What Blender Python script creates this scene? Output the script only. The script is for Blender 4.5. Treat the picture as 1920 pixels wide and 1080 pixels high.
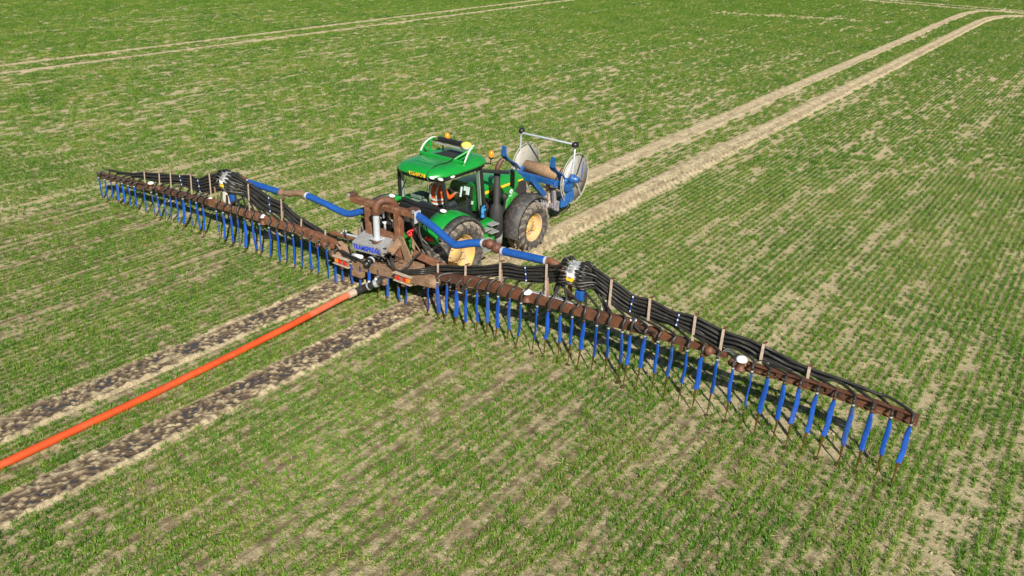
import bpy, bmesh, math, random
import numpy as np
from mathutils import Vector, Matrix
random.seed(7); RNG = np.random.default_rng(7)
for _o in list(bpy.data.objects): bpy.data.objects.remove(_o)
SC = bpy.context.scene
COL = SC.collection
R = math.radians

# ------------------------------------------------------------------ camera
F_PX, PITCH, YAW, ROLL = 1541.0, R(25.191), R(35.731), R(1.782)
CAM = Vector((13.005, -12.627, 8.650))
_fw = Vector((-math.sin(YAW)*math.cos(PITCH), math.cos(YAW)*math.cos(PITCH), -math.sin(PITCH)))
_rt = _fw.cross(Vector((0, 0, 1))).normalized(); _up = _rt.cross(_fw)
C_R = _rt*math.cos(ROLL)+_up*math.sin(ROLL); C_U = _up*math.cos(ROLL)-_rt*math.sin(ROLL); C_F = _fw
cd = bpy.data.cameras.new('camera'); cd.sensor_width = 36; cd.lens = F_PX*36/1920
cd.clip_start = 0.1; cd.clip_end = 3000
co = bpy.data.objects.new('camera', cd); COL.objects.link(co)
co.matrix_world = Matrix(((C_R.x, C_U.x, -C_F.x, CAM.x), (C_R.y, C_U.y, -C_F.y, CAM.y), (C_R.z, C_U.z, -C_F.z, CAM.z), (0, 0, 0, 1)))
SC.camera = co
# ------------------------------------------------------------------ sky, sun, exposure
SUN_EL = R(36.0); SUN_H = Vector((0.775, -0.632))
w = bpy.data.worlds.new('World'); SC.world = w; w.use_nodes = True
wn = w.node_tree.nodes; wl = w.node_tree.links
sky = wn.new('ShaderNodeTexSky'); sky.sky_type = 'NISHITA'; sky.sun_disc = False
sky.sun_elevation = SUN_EL; sky.sun_rotation = math.atan2(SUN_H.x, SUN_H.y)
sky.air_density = 1.0; sky.dust_density = 0.6; sky.ozone_density = 1.2
wn['Background'].inputs['Strength'].default_value = 0.05
wl.new(sky.outputs[0], wn['Background'].inputs['Color'])
sl = bpy.data.lights.new('sun', 'SUN'); sl.energy = 5.0; sl.angle = R(0.53); sl.color = (1.0, 0.955, 0.87)
so = bpy.data.objects.new('sun', sl); COL.objects.link(so)
sd = Vector((SUN_H.x*math.cos(SUN_EL), SUN_H.y*math.cos(SUN_EL), math.sin(SUN_EL)))
so.rotation_euler = sd.to_track_quat('Z', 'Y').to_euler(); so.location = (20, -20, 30)
SC.view_settings.view_transform = 'Standard'; SC.view_settings.look = 'None'
SC.view_settings.gamma = 1; SC.view_settings.exposure = 0.56
SC.render.engine = 'CYCLES'

# ------------------------------------------------------------------ pixel helpers (a pixel gives a direction; the plane gives the distance)
BS = 0.0433                                  # the boom stands a little askew to the direction of travel
def _ray(px, py): return (C_F*F_PX + C_R*(px-960) - C_U*(py-540)).normalized()
def pX(px, py, x): d = _ray(px, py); return CAM+d*((x-CAM.x)/d.x)
def pY(px, py, y): d = _ray(px, py); return CAM+d*((y-CAM.y)/d.y)
def pZ(px, py, z=0.0): d = _ray(px, py); return CAM+d*((z-CAM.z)/d.z)
def pB(px, py, off=0.0):
    d = _ray(px, py); return CAM+d*((BS*CAM.x+off-CAM.y)/(d.y-BS*d.x))
def V(*a): return Vector(a)

# ------------------------------------------------------------------ materials
MATS = {}
def principled(name):
    m = bpy.data.materials.new(name); m.use_nodes = True; MATS[name] = m
    nt = m.node_tree; return m, nt, nt.nodes['Principled BSDF']
def mat(name, col, rough=.5, metal=0., var=.15, dirt=0., dirtcol=(.30, .21, .13), scale=6., bump=.0, bscale=60., spec=.5, coat=0.):
    m, nt, b = principled(name); N = nt.nodes; L = nt.links
    tc = N.new('ShaderNodeNewGeometry')
    n1 = N.new('ShaderNodeTexNoise'); n1.inputs['Scale'].default_value = scale; n1.inputs['Detail'].default_value = 6
    L.new(tc.outputs['Position'], n1.inputs['Vector'])
    r1 = N.new('ShaderNodeMapRange'); r1.inputs[1].default_value = .3; r1.inputs[2].default_value = .7
    r1.inputs[3].default_value = 1-var; r1.inputs[4].default_value = 1+var
    L.new(n1.outputs[0], r1.inputs[0])
    mx = N.new('ShaderNodeMix'); mx.data_type = 'RGBA'; mx.blend_type = 'MULTIPLY'; mx.inputs[0].default_value = 1
    mx.inputs[6].default_value = (*col, 1); L.new(r1.outputs[0], mx.inputs[7])
    out = mx.outputs[2]; rg = None
    if dirt > 0:
        n2 = N.new('ShaderNodeTexNoise'); n2.inputs['Scale'].default_value = scale*1.7; n2.inputs['Detail'].default_value = 9; n2.inputs['Roughness'].default_value = .7
        L.new(tc.outputs['Position'], n2.inputs['Vector'])
        r2 = N.new('ShaderNodeMapRange'); r2.inputs[1].default_value = .62-.32*dirt; r2.inputs[2].default_value = .82-.30*dirt
        r2.inputs[3].default_value = 0; r2.inputs[4].default_value = min(1, .35+dirt); L.new(n2.outputs[0], r2.inputs[0])
        m2 = N.new('ShaderNodeMix'); m2.data_type = 'RGBA'; L.new(r2.outputs[0], m2.inputs[0]); L.new(out, m2.inputs[6]); m2.inputs[7].default_value = (*dirtcol, 1)
        out = m2.outputs[2]
        rr = N.new('ShaderNodeMapRange'); rr.inputs[3].default_value = rough; rr.inputs[4].default_value = .9; L.new(r2.outputs[0], rr.inputs[0]); L.new(rr.outputs[0], b.inputs['Roughness'])
    else: b.inputs['Roughness'].default_value = rough
    L.new(out, b.inputs['Base Color'])
    b.inputs['Metallic'].default_value = metal; b.inputs['Specular IOR Level'].default_value = spec
    b.inputs['Coat Weight'].default_value = coat; b.inputs['Coat Roughness'].default_value = .08
    if bump > 0:
        n3 = N.new('ShaderNodeTexNoise'); n3.inputs['Scale'].default_value = bscale; n3.inputs['Detail'].default_value = 4; L.new(tc.outputs['Position'], n3.inputs['Vector'])
        bp = N.new('ShaderNodeBump'); bp.inputs['Strength'].default_value = bump; bp.inputs['Distance'].default_value = .02
        L.new(n3.outputs[0], bp.inputs['Height']); L.new(bp.outputs[0], b.inputs['Normal'])
    return m
MUD = (.33, .235, .145)
mat('rust', (.160, .065, .032), .55, 0, .3, .36, (.33, .215, .135), 5, .25, 40)
mat('rust_clean', (.125, .048, .024), .55, 0, .5, .42, (.055, .032, .02), 3.2, .2, 50)
mat('rust_pale', (.20, .115, .065), .7, 0, .3, .5, (.31, .21, .13), 7, .3, 40)
mat('rust_dark', (.085, .038, .024), .5, 0, .35, .3, (.16, .09, .055), 6, .3, 40)
mat('strap', (.42, .33, .25), .6, 0, .2, .35, (.26, .12, .06), 14)
mat('hose_black', (.026, .024, .021), .42, 0, .3, .16, (.12, .095, .07), 5, .1, 90)
mat('hose_steel', (.16, .145, .13), .38, .4, .3, .2, (.1, .07, .05), 12)
mat('sleeve', (.006, .066, .35), .45, 0, .22, .13, (.05, .055, .12), 7, .35, 25, coat=.1)
mat('sleeve_dirty', (.012, .065, .28), .6, 0, .25, .34, (.085, .08, .11), 9, .3, 25)
mat('pipe_blue', (.010, .072, .29), .4, 0, .15, .10, (.28, .25, .24), 11, .06, 60, coat=.15)
mat('reel_blue', (.012, .085, .27), .42, 0, .15, .2, (.32, .25, .19), 9, .06, 60, coat=.2)
mat('reel_mud', (.16, .17, .23), .7, 0, .2, .55, (.42, .32, .23), 9, .3, 40)
mat('galv', (.50, .52, .53), .42, .55, .15, .18, (.4, .36, .3), 12, .05, 90)
mat('galv_dull', (.36, .36, .345), .55, .35, .15, .25, (.3, .27, .22), 10, .06, 60)
mat('galv_white', (.50, .53, .56), .4, .25, .1, .12, (.45, .42, .38), 10)
mat('white', (.80, .80, .79), .5, 0, .06, .10, (.5, .44, .36), 12)
mat('cream', (.62, .58, .50), .6, 0, .1, .3, MUD, 10)
mat('green', (.006, .235, .028), .32, 0, .08, .12, (.13, .22, .09), 5, 0, coat=.4)
mat('green_dusty', (.02, .24, .03), .4, 0, .08, .32, (.28, .27, .15), 6, coat=.3)
mat('black', (.014, .014, .014), .4, 0, .2, .06, (.14, .11, .08), 6, coat=.1)
mat('black_matt', (.022, .021, .020), .7, 0, .2, .2, (.13, .10, .075), 6, .1, 60)
mat('grille', (.035, .028, .028), .75, 0, .3, .2, (.12, .09, .07), 40, .6, 120)
mat('fender_black', (.042, .040, .038), .6, 0, .2, .38, (.20, .16, .125), 7, .15, 50)
mat('tyre', (.040, .037, .034), .85, 0, .2, .52, (.17, .135, .10), 6, .5, 45)
mat('lug', (.13, .112, .09), .9, 0, .3, .6, (.32, .255, .185), 9, .5, 45)
mat('rim', (.58, .34, .045), .55, 0, .15, .78, (.44, .31, .19), 4, .1, 40)
mat('yellow', (.80, .52, .03), .4, 0, .06, .05, MUD, 8)
mat('gps_yellow', (.82, .62, .10), .4, 0, .04)
mat('plate_yellow', (.85, .55, .02), .4, 0, .03)
mat('disc', (.33, .32, .285), .6, .1, .15, .45, (.40, .32, .21), 4.5, .1, 40)
mat('drum', (.33, .20, .11), .7, 0, .35, .4, (.52, .35, .21), 26, .4, 50)
mat('lamp_red', (.62, .02, .015), .25, 0, .1); mat('lamp_amber', (.85, .24, .015), .22, 0, .1)
mat('lamp_clear', (.82, .82, .83), .18, 0, .08)
mat('hydraulic_red', (.55, .03, .03), .4, 0, .2, .1)
mat('orange_hose', (.52, .062, .009), .55, 0, .14, .26, (.40, .12, .05), 2.2, .06, 70)
mat('orange_hose_dusty', (.56, .11, .045), .65, 0, .15, .22, (.55, .30, .2), 5, .1, 70)
mat('hivis', (.92, .12, .012), .75, 0, .06); mat('reflective', (.82, .82, .80), .35, 0, .04)
mat('skin', (.50, .26, .17), .55, 0, .06); mat('trouser', (.035, .04, .06), .8, 0, .15); mat('boot', (.03, .02, .014), .6)
mat('hair', (.035, .022, .014), .6); mat('eye', (.7, .7, .68), .2)
mat('seat_grey', (.17, .21, .175), .7, 0, .1, .1); mat('seat_black', (.02, .028, .036), .7, 0, .2)
mat('cab_trim', (.30, .34, .29), .7, 0, .1, .15); mat('cab_dark', (.020, .022, .020), .6, 0, .3)
mat('screen_white', (.62, .70, .70), .4); mat('letter_blue', (.015, .06, .55), .45, 0, .06); mat('letter_black', (.012, .012, .012), .5)
mat('glove', (.02, .22, .50), .75, 0, .2); mat('slurry', (.060, .038, .012), .18, 0, .3, 0, MUD, 30)
mat('muddy', (.26, .18, .11), .9, 0, .25, .5, (.38, .28, .18), 8, .8, 30)

def glass_mat():
    m, nt, b = principled('cab_glass'); N = nt.nodes; L = nt.links
    t = N.new('ShaderNodeBsdfTransparent'); t.inputs[0].default_value = (.84, .92, .87, 1)
    g = N.new('ShaderNodeBsdfGlossy'); g.inputs['Roughness'].default_value = .03; g.inputs[0].default_value = (.8, .9, .86, 1)
    lw = N.new('ShaderNodeLayerWeight'); lw.inputs[0].default_value = .5
    pw = N.new('ShaderNodeMath'); pw.operation = 'POWER'; pw.inputs[1].default_value = 4.5; L.new(lw.outputs['Facing'], pw.inputs[0])
    fr = N.new('ShaderNodeMapRange'); fr.inputs[3].default_value = .05; fr.inputs[4].default_value = .9; L.new(pw.outputs[0], fr.inputs[0])
    mx = N.new('ShaderNodeMixShader'); L.new(fr.outputs[0], mx.inputs[0]); L.new(t.outputs[0], mx.inputs[1]); L.new(g.outputs[0], mx.inputs[2])
    L.new(mx.outputs[0], N['Material Output'].inputs[0])
glass_mat()
def slurry_mat():
    m, nt, b = principled('slurry_stream'); N = nt.nodes; L = nt.links
    b.inputs['Base Color'].default_value = (.085, .050, .010, 1); b.inputs['Roughness'].default_value = .15
    g = N.new('ShaderNodeNewGeometry'); n = N.new('ShaderNodeTexNoise'); n.inputs['Scale'].default_value = 22; n.inputs['Detail'].default_value = 3
    mp = N.new('ShaderNodeMapping'); mp.inputs['Scale'].default_value = (3, 3, .35); L.new(g.outputs['Position'], mp.inputs[0]); L.new(mp.outputs[0], n.inputs['Vector'])
    r = N.new('ShaderNodeMapRange'); r.inputs[1].default_value = .3; r.inputs[2].default_value = .52; r.inputs[3].default_value = .45; r.inputs[4].default_value = 1
    L.new(n.outputs[0], r.inputs[0]); L.new(r.outputs[0], b.inputs['Alpha'])
slurry_mat()

# ------------------------------------------------------------------ mesh builder
class MB:
    def __init__(s): s.v = []; s.f = []; s.sm = []
    def add(s, vs, fs, smooth=False):
        o = len(s.v); s.v += [tuple(a) for a in vs]; s.f += [tuple(o+i for i in f) for f in fs]; s.sm += [smooth]*len(fs); return s
    def box(s, c, size, M=None):
        c = Vector(c); h = [x/2 for x in size]
        vs = [Vector((x*h[0], y*h[1], z*h[2])) for x in (-1, 1) for y in (-1, 1) for z in (-1, 1)]
        if M is not None: vs = [M @ a for a in vs]
        return s.add([c+a for a in vs], [(0, 1, 3, 2), (4, 6, 7, 5), (0, 4, 5, 1), (2, 3, 7, 6), (0, 2, 6, 4), (1, 5, 7, 3)])
    def bar(s, a, b, wd, ht, up=(0, 0, 1), taper=1.):
        a = Vector(a); b = Vector(b); d = (b-a).normalized(); u = Vector(up); sd = d.cross(u)
        if sd.length < 1e-4: sd = d.cross(Vector((1, 0, 0)))
        sd.normalize(); u = sd.cross(d)
        vs = []
        for p, k in ((a, 1), (b, taper)):
            for x, z in ((-1, -1), (1, -1), (1, 1), (-1, 1)): vs.append(p+sd*(x*wd/2*k)+u*(z*ht/2*k))
        return s.add(vs, [(0, 1, 2, 3), (7, 6, 5, 4), (0, 4, 5, 1), (1, 5, 6, 2), (2, 6, 7, 3), (3, 7, 4, 0)])
    def tube(s, pts, r, seg=10, caps=True, flat=None):
        pts = [Vector(p) for p in pts]; n = len(pts); rs = r if isinstance(r, (list, tuple)) else [r]*n
        prev = None; vs = []; fs = []
        for i, p in enumerate(pts):
            t = (pts[min(i+1, n-1)]-pts[max(i-1, 0)])
            t = t.normalized() if t.length > 1e-9 else Vector((0, 0, 1))
            if prev is None:
                a = Vector((0, 0, 1)) if abs(t.z) < .9 else Vector((1, 0, 0)); u = t.cross(a).normalized()
            else:
                u = prev-t*prev.dot(t); u = u.normalized() if u.length > 1e-6 else t.orthogonal().normalized()
            prev = u; w_ = t.cross(u)
            for k in range(seg):
                an = 2*math.pi*k/seg; vs.append(p+(u*math.cos(an)+w_*math.sin(an))*rs[i])
        for i in range(n-1):
            for k in range(seg): fs.append((i*seg+k, i*seg+(k+1) % seg, (i+1)*seg+(k+1) % seg, (i+1)*seg+k))
        s.add(vs, fs, True)
        if caps: s.add(vs[:seg], [tuple(reversed(range(seg)))]); s.add(vs[-seg:], [tuple(range(seg))])
        return s
    def lathe(s, c, axis, prof, seg=32, smooth=True, a0=0., a1=2*math.pi):
        """prof: list of (along axis, radius)"""
        c = Vector(c); ax = Vector(axis).normalized(); u = ax.orthogonal().normalized()
        if abs(ax.x) > .9: u = Vector((0, 0, 1))
        w_ = ax.cross(u); full = abs(a1-a0-2*math.pi) < 1e-6; ns = seg if full else seg+1
        vs = []; fs = []
        for t, r in prof:
            for k in range(ns):
                an = a0+(a1-a0)*k/seg; vs.append(c+ax*t+(u*math.cos(an)+w_*math.sin(an))*r)
        for i in range(len(prof)-1):
            for k in range(seg):
                k2 = (k+1) % ns; fs.append((i*ns+k, i*ns+k2, (i+1)*ns+k2, (i+1)*ns+k))
        return s.add(vs, fs, smooth)
    def disc(s, c, axis, r, th=.01, seg=24): return s.lathe(c, axis, [(-th/2, .0005), (-th/2, r), (th/2, r), (th/2, .0005)], seg, False)
    def sphere(s, c, r, sc=(1, 1, 1), seg=16, rings=9, half=False):
        c = Vector(c); vs = []; fs = []
        r0 = math.pi/2 if half else math.pi
        for i in range(rings+1):
            t = r0*i/rings
            for k in range(seg): a = 2*math.pi*k/seg; vs.append(c+Vector((r*sc[0]*math.sin(t)*math.cos(a), r*sc[1]*math.sin(t)*math.sin(a), r*sc[2]*math.cos(t))))
        for i in range(rings):
            for k in range(seg): fs.append((i*seg+k, (i+1)*seg+k, (i+1)*seg+(k+1) % seg, i*seg+(k+1) % seg))
        return s.add(vs, fs, True)
    def prism(s, poly, d):
        """poly: 3D polygon, d: extrusion vector"""
        d = Vector(d); n = len(poly); vs = [Vector(p) for p in poly]+[Vector(p)+d for p in poly]
        return s.add(vs, [tuple(range(n)), tuple(range(2*n-1, n-1, -1))]+[(i, i+n, (i+1) % n+n, (i+1) % n) for i in range(n)])
    def loft(s, rings, closed=True, caps=True, smooth=True):
        n = len(rings[0]); vs = [p for r_ in rings for p in r_]; fs = []
        for i in range(len(rings)-1):
            for k in range(n if closed else n-1): fs.append((i*n+k, i*n+(k+1) % n, (i+1)*n+(k+1) % n, (i+1)*n+k))
        s.add(vs, fs, smooth)
        if caps and closed: s.add(rings[0], [tuple(reversed(range(n)))]); s.add(rings[-1], [tuple(range(n))])
        return s
    def build(s, name, m, parent=None, bevel=0., origin=None):
        o0 = Vector(origin) if origin is not None else (root_loc(parent) if parent else Vector((0, 0, 0)))
        me = bpy.data.meshes.new(name)
        me.from_pydata([tuple(Vector(a)-o0) for a in s.v], [], s.f); me.validate(); 
        bm = bmesh.new(); bm.from_mesh(me); bmesh.ops.recalc_face_normals(bm, faces=bm.faces); bm.to_mesh(me); bm.free()
        if len(me.polygons) == len(s.sm): me.polygons.foreach_set('use_smooth', s.sm)
        me.materials.append(MATS[m] if isinstance(m, str) else m)
        o = bpy.data.objects.new(name, me); COL.objects.link(o)
        if parent: o.parent = parent
        elif origin is not None: o.location = o0
        if bevel > 0:
            b = o.modifiers.new('bevel', 'BEVEL'); b.width = bevel; b.segments = 2; b.limit_method = 'ANGLE'; b.angle_limit = R(40)
        return o
def root_loc(o):
    while o.parent: o = o.parent
    return Vector(o.location)
def thing(name, label, cat, loc=(0, 0, 0)):
    o = bpy.data.objects.new(name, None); COL.objects.link(o); o.location = loc; o.empty_display_size = .3
    o['label'] = label; o['category'] = cat; return o
def spline(pts, n=6):
    pts = [Vector(p) for p in pts]; out = []
    P = [pts[0]*2-pts[1]]+pts+[pts[-1]*2-pts[-2]]
    for i in range(1, len(P)-2):
        a, b, c, d = P[i-1:i+3]
        for k in range(n):
            t = k/n; out.append(.5*((2*b)+(c-a)*t+(2*a-5*b+4*c-d)*t*t+(3*b-a-3*c+d)*t**3))
    out.append(pts[-1]); return out
def text_part(s, size, origin, xdir, ydir, m, name, parent, depth=.004, width=None):
    cu = bpy.data.curves.new('t', 'FONT'); cu.body = s; cu.size = size; cu.extrude = depth; cu.align_x = 'CENTER'; cu.align_y = 'CENTER'; cu.offset = size*.018
    ob = bpy.data.objects.new('t', cu); COL.objects.link(ob)
    dg = bpy.context.evaluated_depsgraph_get(); me = bpy.data.meshes.new_from_object(ob.evaluated_get(dg))
    bpy.data.objects.remove(ob); bpy.data.curves.remove(cu)
    x = Vector(xdir).normalized(); y = Vector(ydir); y = (y-x*y.dot(x)).normalized(); z = x.cross(y)
    xs = [v.co.x for v in me.vertices]; k = (width/(max(xs)-min(xs))) if width else 1
    o0 = root_loc(parent)
    for v in me.vertices: v.co = Vector(origin)+x*v.co.x*k+y*v.co.y+z*v.co.z-o0
    me.materials.clear(); me.materials.append(MATS[m]); me.name = name
    o = bpy.data.objects.new(name, me); COL.objects.link(o); o.parent = parent; return o

# ------------------------------------------------------------------ noise
_T = RNG.random((256, 256))
def vnoise(x, y, seed=0):
    x = np.asarray(x, float)+seed*17.31; y = np.asarray(y, float)+seed*9.77
    xi = np.floor(x).astype(int); yi = np.floor(y).astype(int); fx = x-xi; fy = y-yi
    fx = fx*fx*(3-2*fx); fy = fy*fy*(3-2*fy)
    g = lambda a, b: _T[a % 256, b % 256]
    return (g(xi, yi)*(1-fx)+g(xi+1, yi)*fx)*(1-fy)+(g(xi, yi+1)*(1-fx)+g(xi+1, yi+1)*fx)*fy
def fbm(x, y, seed=0, oct=3):
    s = 0; a = 1; t = 0
    for i in range(oct): s = s+a*vnoise(x*2**i, y*2**i, seed+i*3); t += a; a *= .55
    return s/t
def sstep(a, b, x): t = np.clip((x-a)/(b-a), 0, 1); return t*t*(3-2*t)

# ================================================================== THE FIELD
def soil_material(name, track=False):
    m, nt, b = principled(name); N = nt.nodes; L = nt.links
    g = N.new('ShaderNodeNewGeometry'); pos = g.outputs['Position']
    def noise(scale, detail=5, rough=.6, stretch=None):
        n = N.new('ShaderNodeTexNoise'); n.inputs['Scale'].default_value = scale; n.inputs['Detail'].default_value = detail; n.inputs['Roughness'].default_value = rough
        if stretch:
            mp = N.new('ShaderNodeMapping'); mp.inputs['Scale'].default_value = stretch; L.new(pos, mp.inputs[0]); L.new(mp.outputs[0], n.inputs['Vector'])
        else: L.new(pos, n.inputs['Vector'])
        return n.outputs[0]
    def rng(src, a, b_, c=0., d=1.):
        r = N.new('ShaderNodeMapRange'); r.inputs[1].default_value = a; r.inputs[2].default_value = b_; r.inputs[3].default_value = c; r.inputs[4].default_value = d
        L.new(src, r.inputs[0]); return r.outputs[0]
    def mix(f, a, b_, blend='MIX'):
        x = N.new('ShaderNodeMix'); x.data_type = 'RGBA'; x.blend_type = blend
        if isinstance(f, (int, float)): x.inputs[0].default_value = f
        else: L.new(f, x.inputs[0])
        for i, q in ((6, a), (7, b_)):
            if isinstance(q, tuple): x.inputs[i].default_value = (*q, 1)
            else: L.new(q, x.inputs[i])
        return x.outputs[2]
    def mth(op, a, b_=None):
        x = N.new('ShaderNodeMath'); x.operation = op
        for i, q in ((0, a), (1, b_)):
            if q is None: continue
            if isinstance(q, (int, float)): x.inputs[i].default_value = q
            else: L.new(q, x.inputs[i])
        return x.outputs[0]
    pale, mid, dark = (.54, .445, .265), (.43, .34, .195), (.24, .17, .092)
    c = mix(rng(noise(1.1, 6, .65), .35, .68), pale, mid)
    c = mix(rng(noise(9, 6, .7), .5, .74), c, dark)
    c = mix(rng(noise(45, 3, .6), .55, .70, 0, .85), c, (.66, .55, .36))
    c = mix(rng(noise(38, 4, .7), .60, .75, 0, .8), c, (.13, .085, .045))
    rough = .95
    if track:
        a = N.new('ShaderNodeAttribute'); a.attribute_name = 'wet'; wet = a.outputs['Fac']
        c = mix(rng(wet, 0, .55), c, (.135, .088, .048)); c = mix(rng(wet, .5, 1), c, (.045, .032, .024))
        L.new(rng(wet, .4, 1, .95, .32), b.inputs['Roughness'])
    else:
        sp = N.new('ShaderNodeSeparateXYZ'); L.new(pos, sp.inputs[0]); x, y = sp.outputs[0], sp.outputs[1]
        # bands of slurry just laid under each drop hose, behind the boom
        xd = mth('ADD', x, mth('MULTIPLY', mth('SUBTRACT', noise(2.2, 3), .5), .16))
        ph = mth('ABSOLUTE', mth('SUBTRACT', mth('FRACT', mth('DIVIDE', xd, .3)), .5))
        line = rng(ph, .12, .26, 1, 0)
        behind = rng(mth('SUBTRACT', y, mth('MULTIPLY', x, BS)), -.35, -.1, 1, 0)
        across = mth('MULTIPLY', rng(x, 11.7, 12.0, 1, 0), rng(x, -11.7, -11.4, 0, 1))
        f = mth('MULTIPLY', mth('MULTIPLY', line, behind), mth('MULTIPLY', across, rng(noise(1.6, 5, .7), .38, .62, .1, .85)))
        c = mix(mth('MULTIPLY', mth('MULTIPLY', behind, across), rng(noise(3.3, 6, .7), .46, .60, .05, .75)), c, (.165, .110, .062))
        c = mix(f, c, (.095, .060, .031))
        # sparse green of small weeds and half buried leaves
        c = mix(rng(noise(26, 4, .7), .50, .66, 0, .62), c, (.15, .20, .045))
        b.inputs['Roughness'].default_value = rough
    L.new(c, b.inputs['Base Color']); b.inputs['Specular IOR Level'].default_value = .25 if not track else .5
    bp = N.new('ShaderNodeBump'); bp.inputs['Strength'].default_value = 1.0; bp.inputs['Distance'].default_value = .05
    h = mth('ADD', mth('MULTIPLY', noise(14, 6, .7), 1.0), mth('MULTIPLY', noise(60, 3, .6), .4))
    L.new(h, bp.inputs['Height']); L.new(bp.outputs[0], b.inputs['Normal'])
    return m
soil_material('soil'); soil_material('track_soil', True)
def puddle_material():
    m, nt, b = principled('slurry_film'); N = nt.nodes; L = nt.links
    b.inputs['Base Color'].default_value = (.055, .052, .052, 1); b.inputs['Roughness'].default_value = .12; b.inputs['Specular IOR Level'].default_value = .7
    g = N.new('ShaderNodeNewGeometry'); n = N.new('ShaderNodeTexNoise'); n.inputs['Scale'].default_value = 9; L.new(g.outputs['Position'], n.inputs['Vector'])
    bp = N.new('ShaderNodeBump'); bp.inputs['Strength'].default_value = .35; bp.inputs['Distance'].default_value = .03; L.new(n.outputs[0], bp.inputs['Height']); L.new(bp.outputs[0], b.inputs['Normal'])
puddle_material()

def structure(o): o['kind'] = 'structure'; return o
f_ = MB(); f_.add([(-900, -500, 0), (900, -500, 0), (900, 1300, 0), (-900, 1300, 0)], [(0, 1, 2, 3)]); structure(f_.build('field', 'soil'))

def resample(pts, ds):
    P = np.array([tuple(p)[:2] for p in pts], float); P = np.array([[p.x, p.y] for p in spline([(a, b, 0) for a, b in P], 8)])
    d = np.r_[0, np.cumsum(np.hypot(*np.diff(P, axis=0).T))]; s = np.arange(0, d[-1], ds)
    return np.stack([np.interp(s, d, P[:, 0]), np.interp(s, d, P[:, 1])], 1), s
def ribbon(name, pts, wid, ds, nx, hfun):
    C, s = resample(pts, ds); T = np.gradient(C, axis=0); T /= np.linalg.norm(T, axis=1)[:, None]; Nn = np.stack([T[:, 1], -T[:, 0]], 1)
    t = np.linspace(-.5, .5, nx); X = C[:, None, 0]+Nn[:, None, 0]*t*wid; Yy = C[:, None, 1]+Nn[:, None, 1]*t*wid
    S = np.repeat(s[:, None], nx, 1); Tt = np.repeat(t[None, :]*wid, len(s), 0)
    Zz, wet = hfun(S, Tt, X, Yy, wid)
    vs = np.stack([X, Yy, Zz], 2).reshape(-1, 3); n = len(s)
    i = np.arange((n-1)*(nx-1)); r_, c_ = i//(nx-1), i % (nx-1); a = r_*nx+c_
    fs = np.stack([a, a+1, a+nx+1, a+nx], 1)
    me = bpy.data.meshes.new(name); me.from_pydata(vs.tolist(), [], fs.tolist())
    at = me.attributes.new('wet', 'FLOAT', 'POINT'); at.data.foreach_set('value', np.clip(wet, 0, 1).ravel().astype(np.float32))
    me.polygons.foreach_set('use_smooth', [True]*len(me.polygons)); me.materials.append(MATS['track_soil'])
    o = bpy.data.objects.new(name, me); COL.objects.link(o); structure(o); return o
def lugs(S, T, period=.21):
    ph = (S+np.where(T > 0, .5*period, 0)+np.abs(T)*.75)/period
    return sstep(-.25, .35, np.sin(2*np.pi*ph))
def h_rear(S, T, X, Y, wid):
    a = np.abs(T)/(wid/2); edge = sstep(1., .8, a)
    n1 = fbm(X*7, Y*5, 1); n2 = fbm(X*22, Y*16, 4)
    berm = np.exp(-((a-.78)/.12)**2)*(.022+.07*np.clip(n1-.3, 0, 1))
    core = sstep(.72, .5, a)
    lg = lugs(S, T)*core
    n3 = fbm(X*3.1, Y*2.0, 14); lg = lg*sstep(.3, .55, n3)
    z = .004+edge*(berm+core*(.004+.024*(1-lg))+.075*(n2-.42)+.06*(n1-.42))
    bed = sstep(.92, .66, a+.5*(fbm(X*1.5, Y*.9, 19)-.5))
    wet = bed*(.50+.9*(.5-n2)+.75*(.46-n1)+.35*lg)-.5*sstep(.52, .60, n2)*sstep(.4, .55, fbm(X*9, Y*7, 23))
    return np.maximum(z, .004-.01*(1-edge)), wet
def h_front(depth, damp=0.):
    def f(S, T, X, Y, wid):
        a = np.abs(T)/(wid/2); edge = sstep(1., .75, a+.25*(fbm(X*3, Y*2, 5)-.5)); n1 = fbm(X*6, Y*4, 2); n2 = fbm(X*20, Y*14, 6)
        berm = np.exp(-((a-.7)/.18)**2)*(.02+.06*np.clip(n1-.35, 0, 1)); core = sstep(.75, .55, a)
        z = .004+edge*(berm+core*depth*(1-lugs(S, T, .29)*sstep(-.1, .02, T))+.035*(n2-.42)+.008)-.016*(1-edge)
        return z, damp*sstep(.5, .7, fbm(X*1.7, Y*.8, 11))+.25*sstep(.55, .7, n1)
    return f
RUT = 1.085
for sx in (-1, 1):
    ribbon('wheel_track', [(sx*RUT+.02*math.sin(k), 1.9-k*1.8) for k in range(11)], .82, .03, 28, h_rear)
    p = MB(); n = 140
    for k in range(n):
        pass
    C, s = resample([(sx*RUT+.02*math.sin(k), -.4-k*1.6) for k in range(10)], .12)
    wv = .14+.13*fbm(s*1.2, s*0+3*sx, 3); off = .10*(fbm(s*.9, s*0+7*sx, 8)-.5)
    vs = []
    for k in range(len(s)): vs += [(C[k, 0]-wv[k]+off[k], C[k, 1], .0195), (C[k, 0]+wv[k]+off[k], C[k, 1], .0195)]
    p.add(vs, [(2*k, 2*k+1, 2*k+3, 2*k+2) for k in range(len(s)-1)])
    o = p.build('slurry_film', 'slurry_film'); o['kind'] = 'stuff'; o['label'] = 'dark wet slurry lying in the %s wheel rut behind the tractor' % ('left' if sx < 0 else 'right'); o['category'] = 'slurry'
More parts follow.
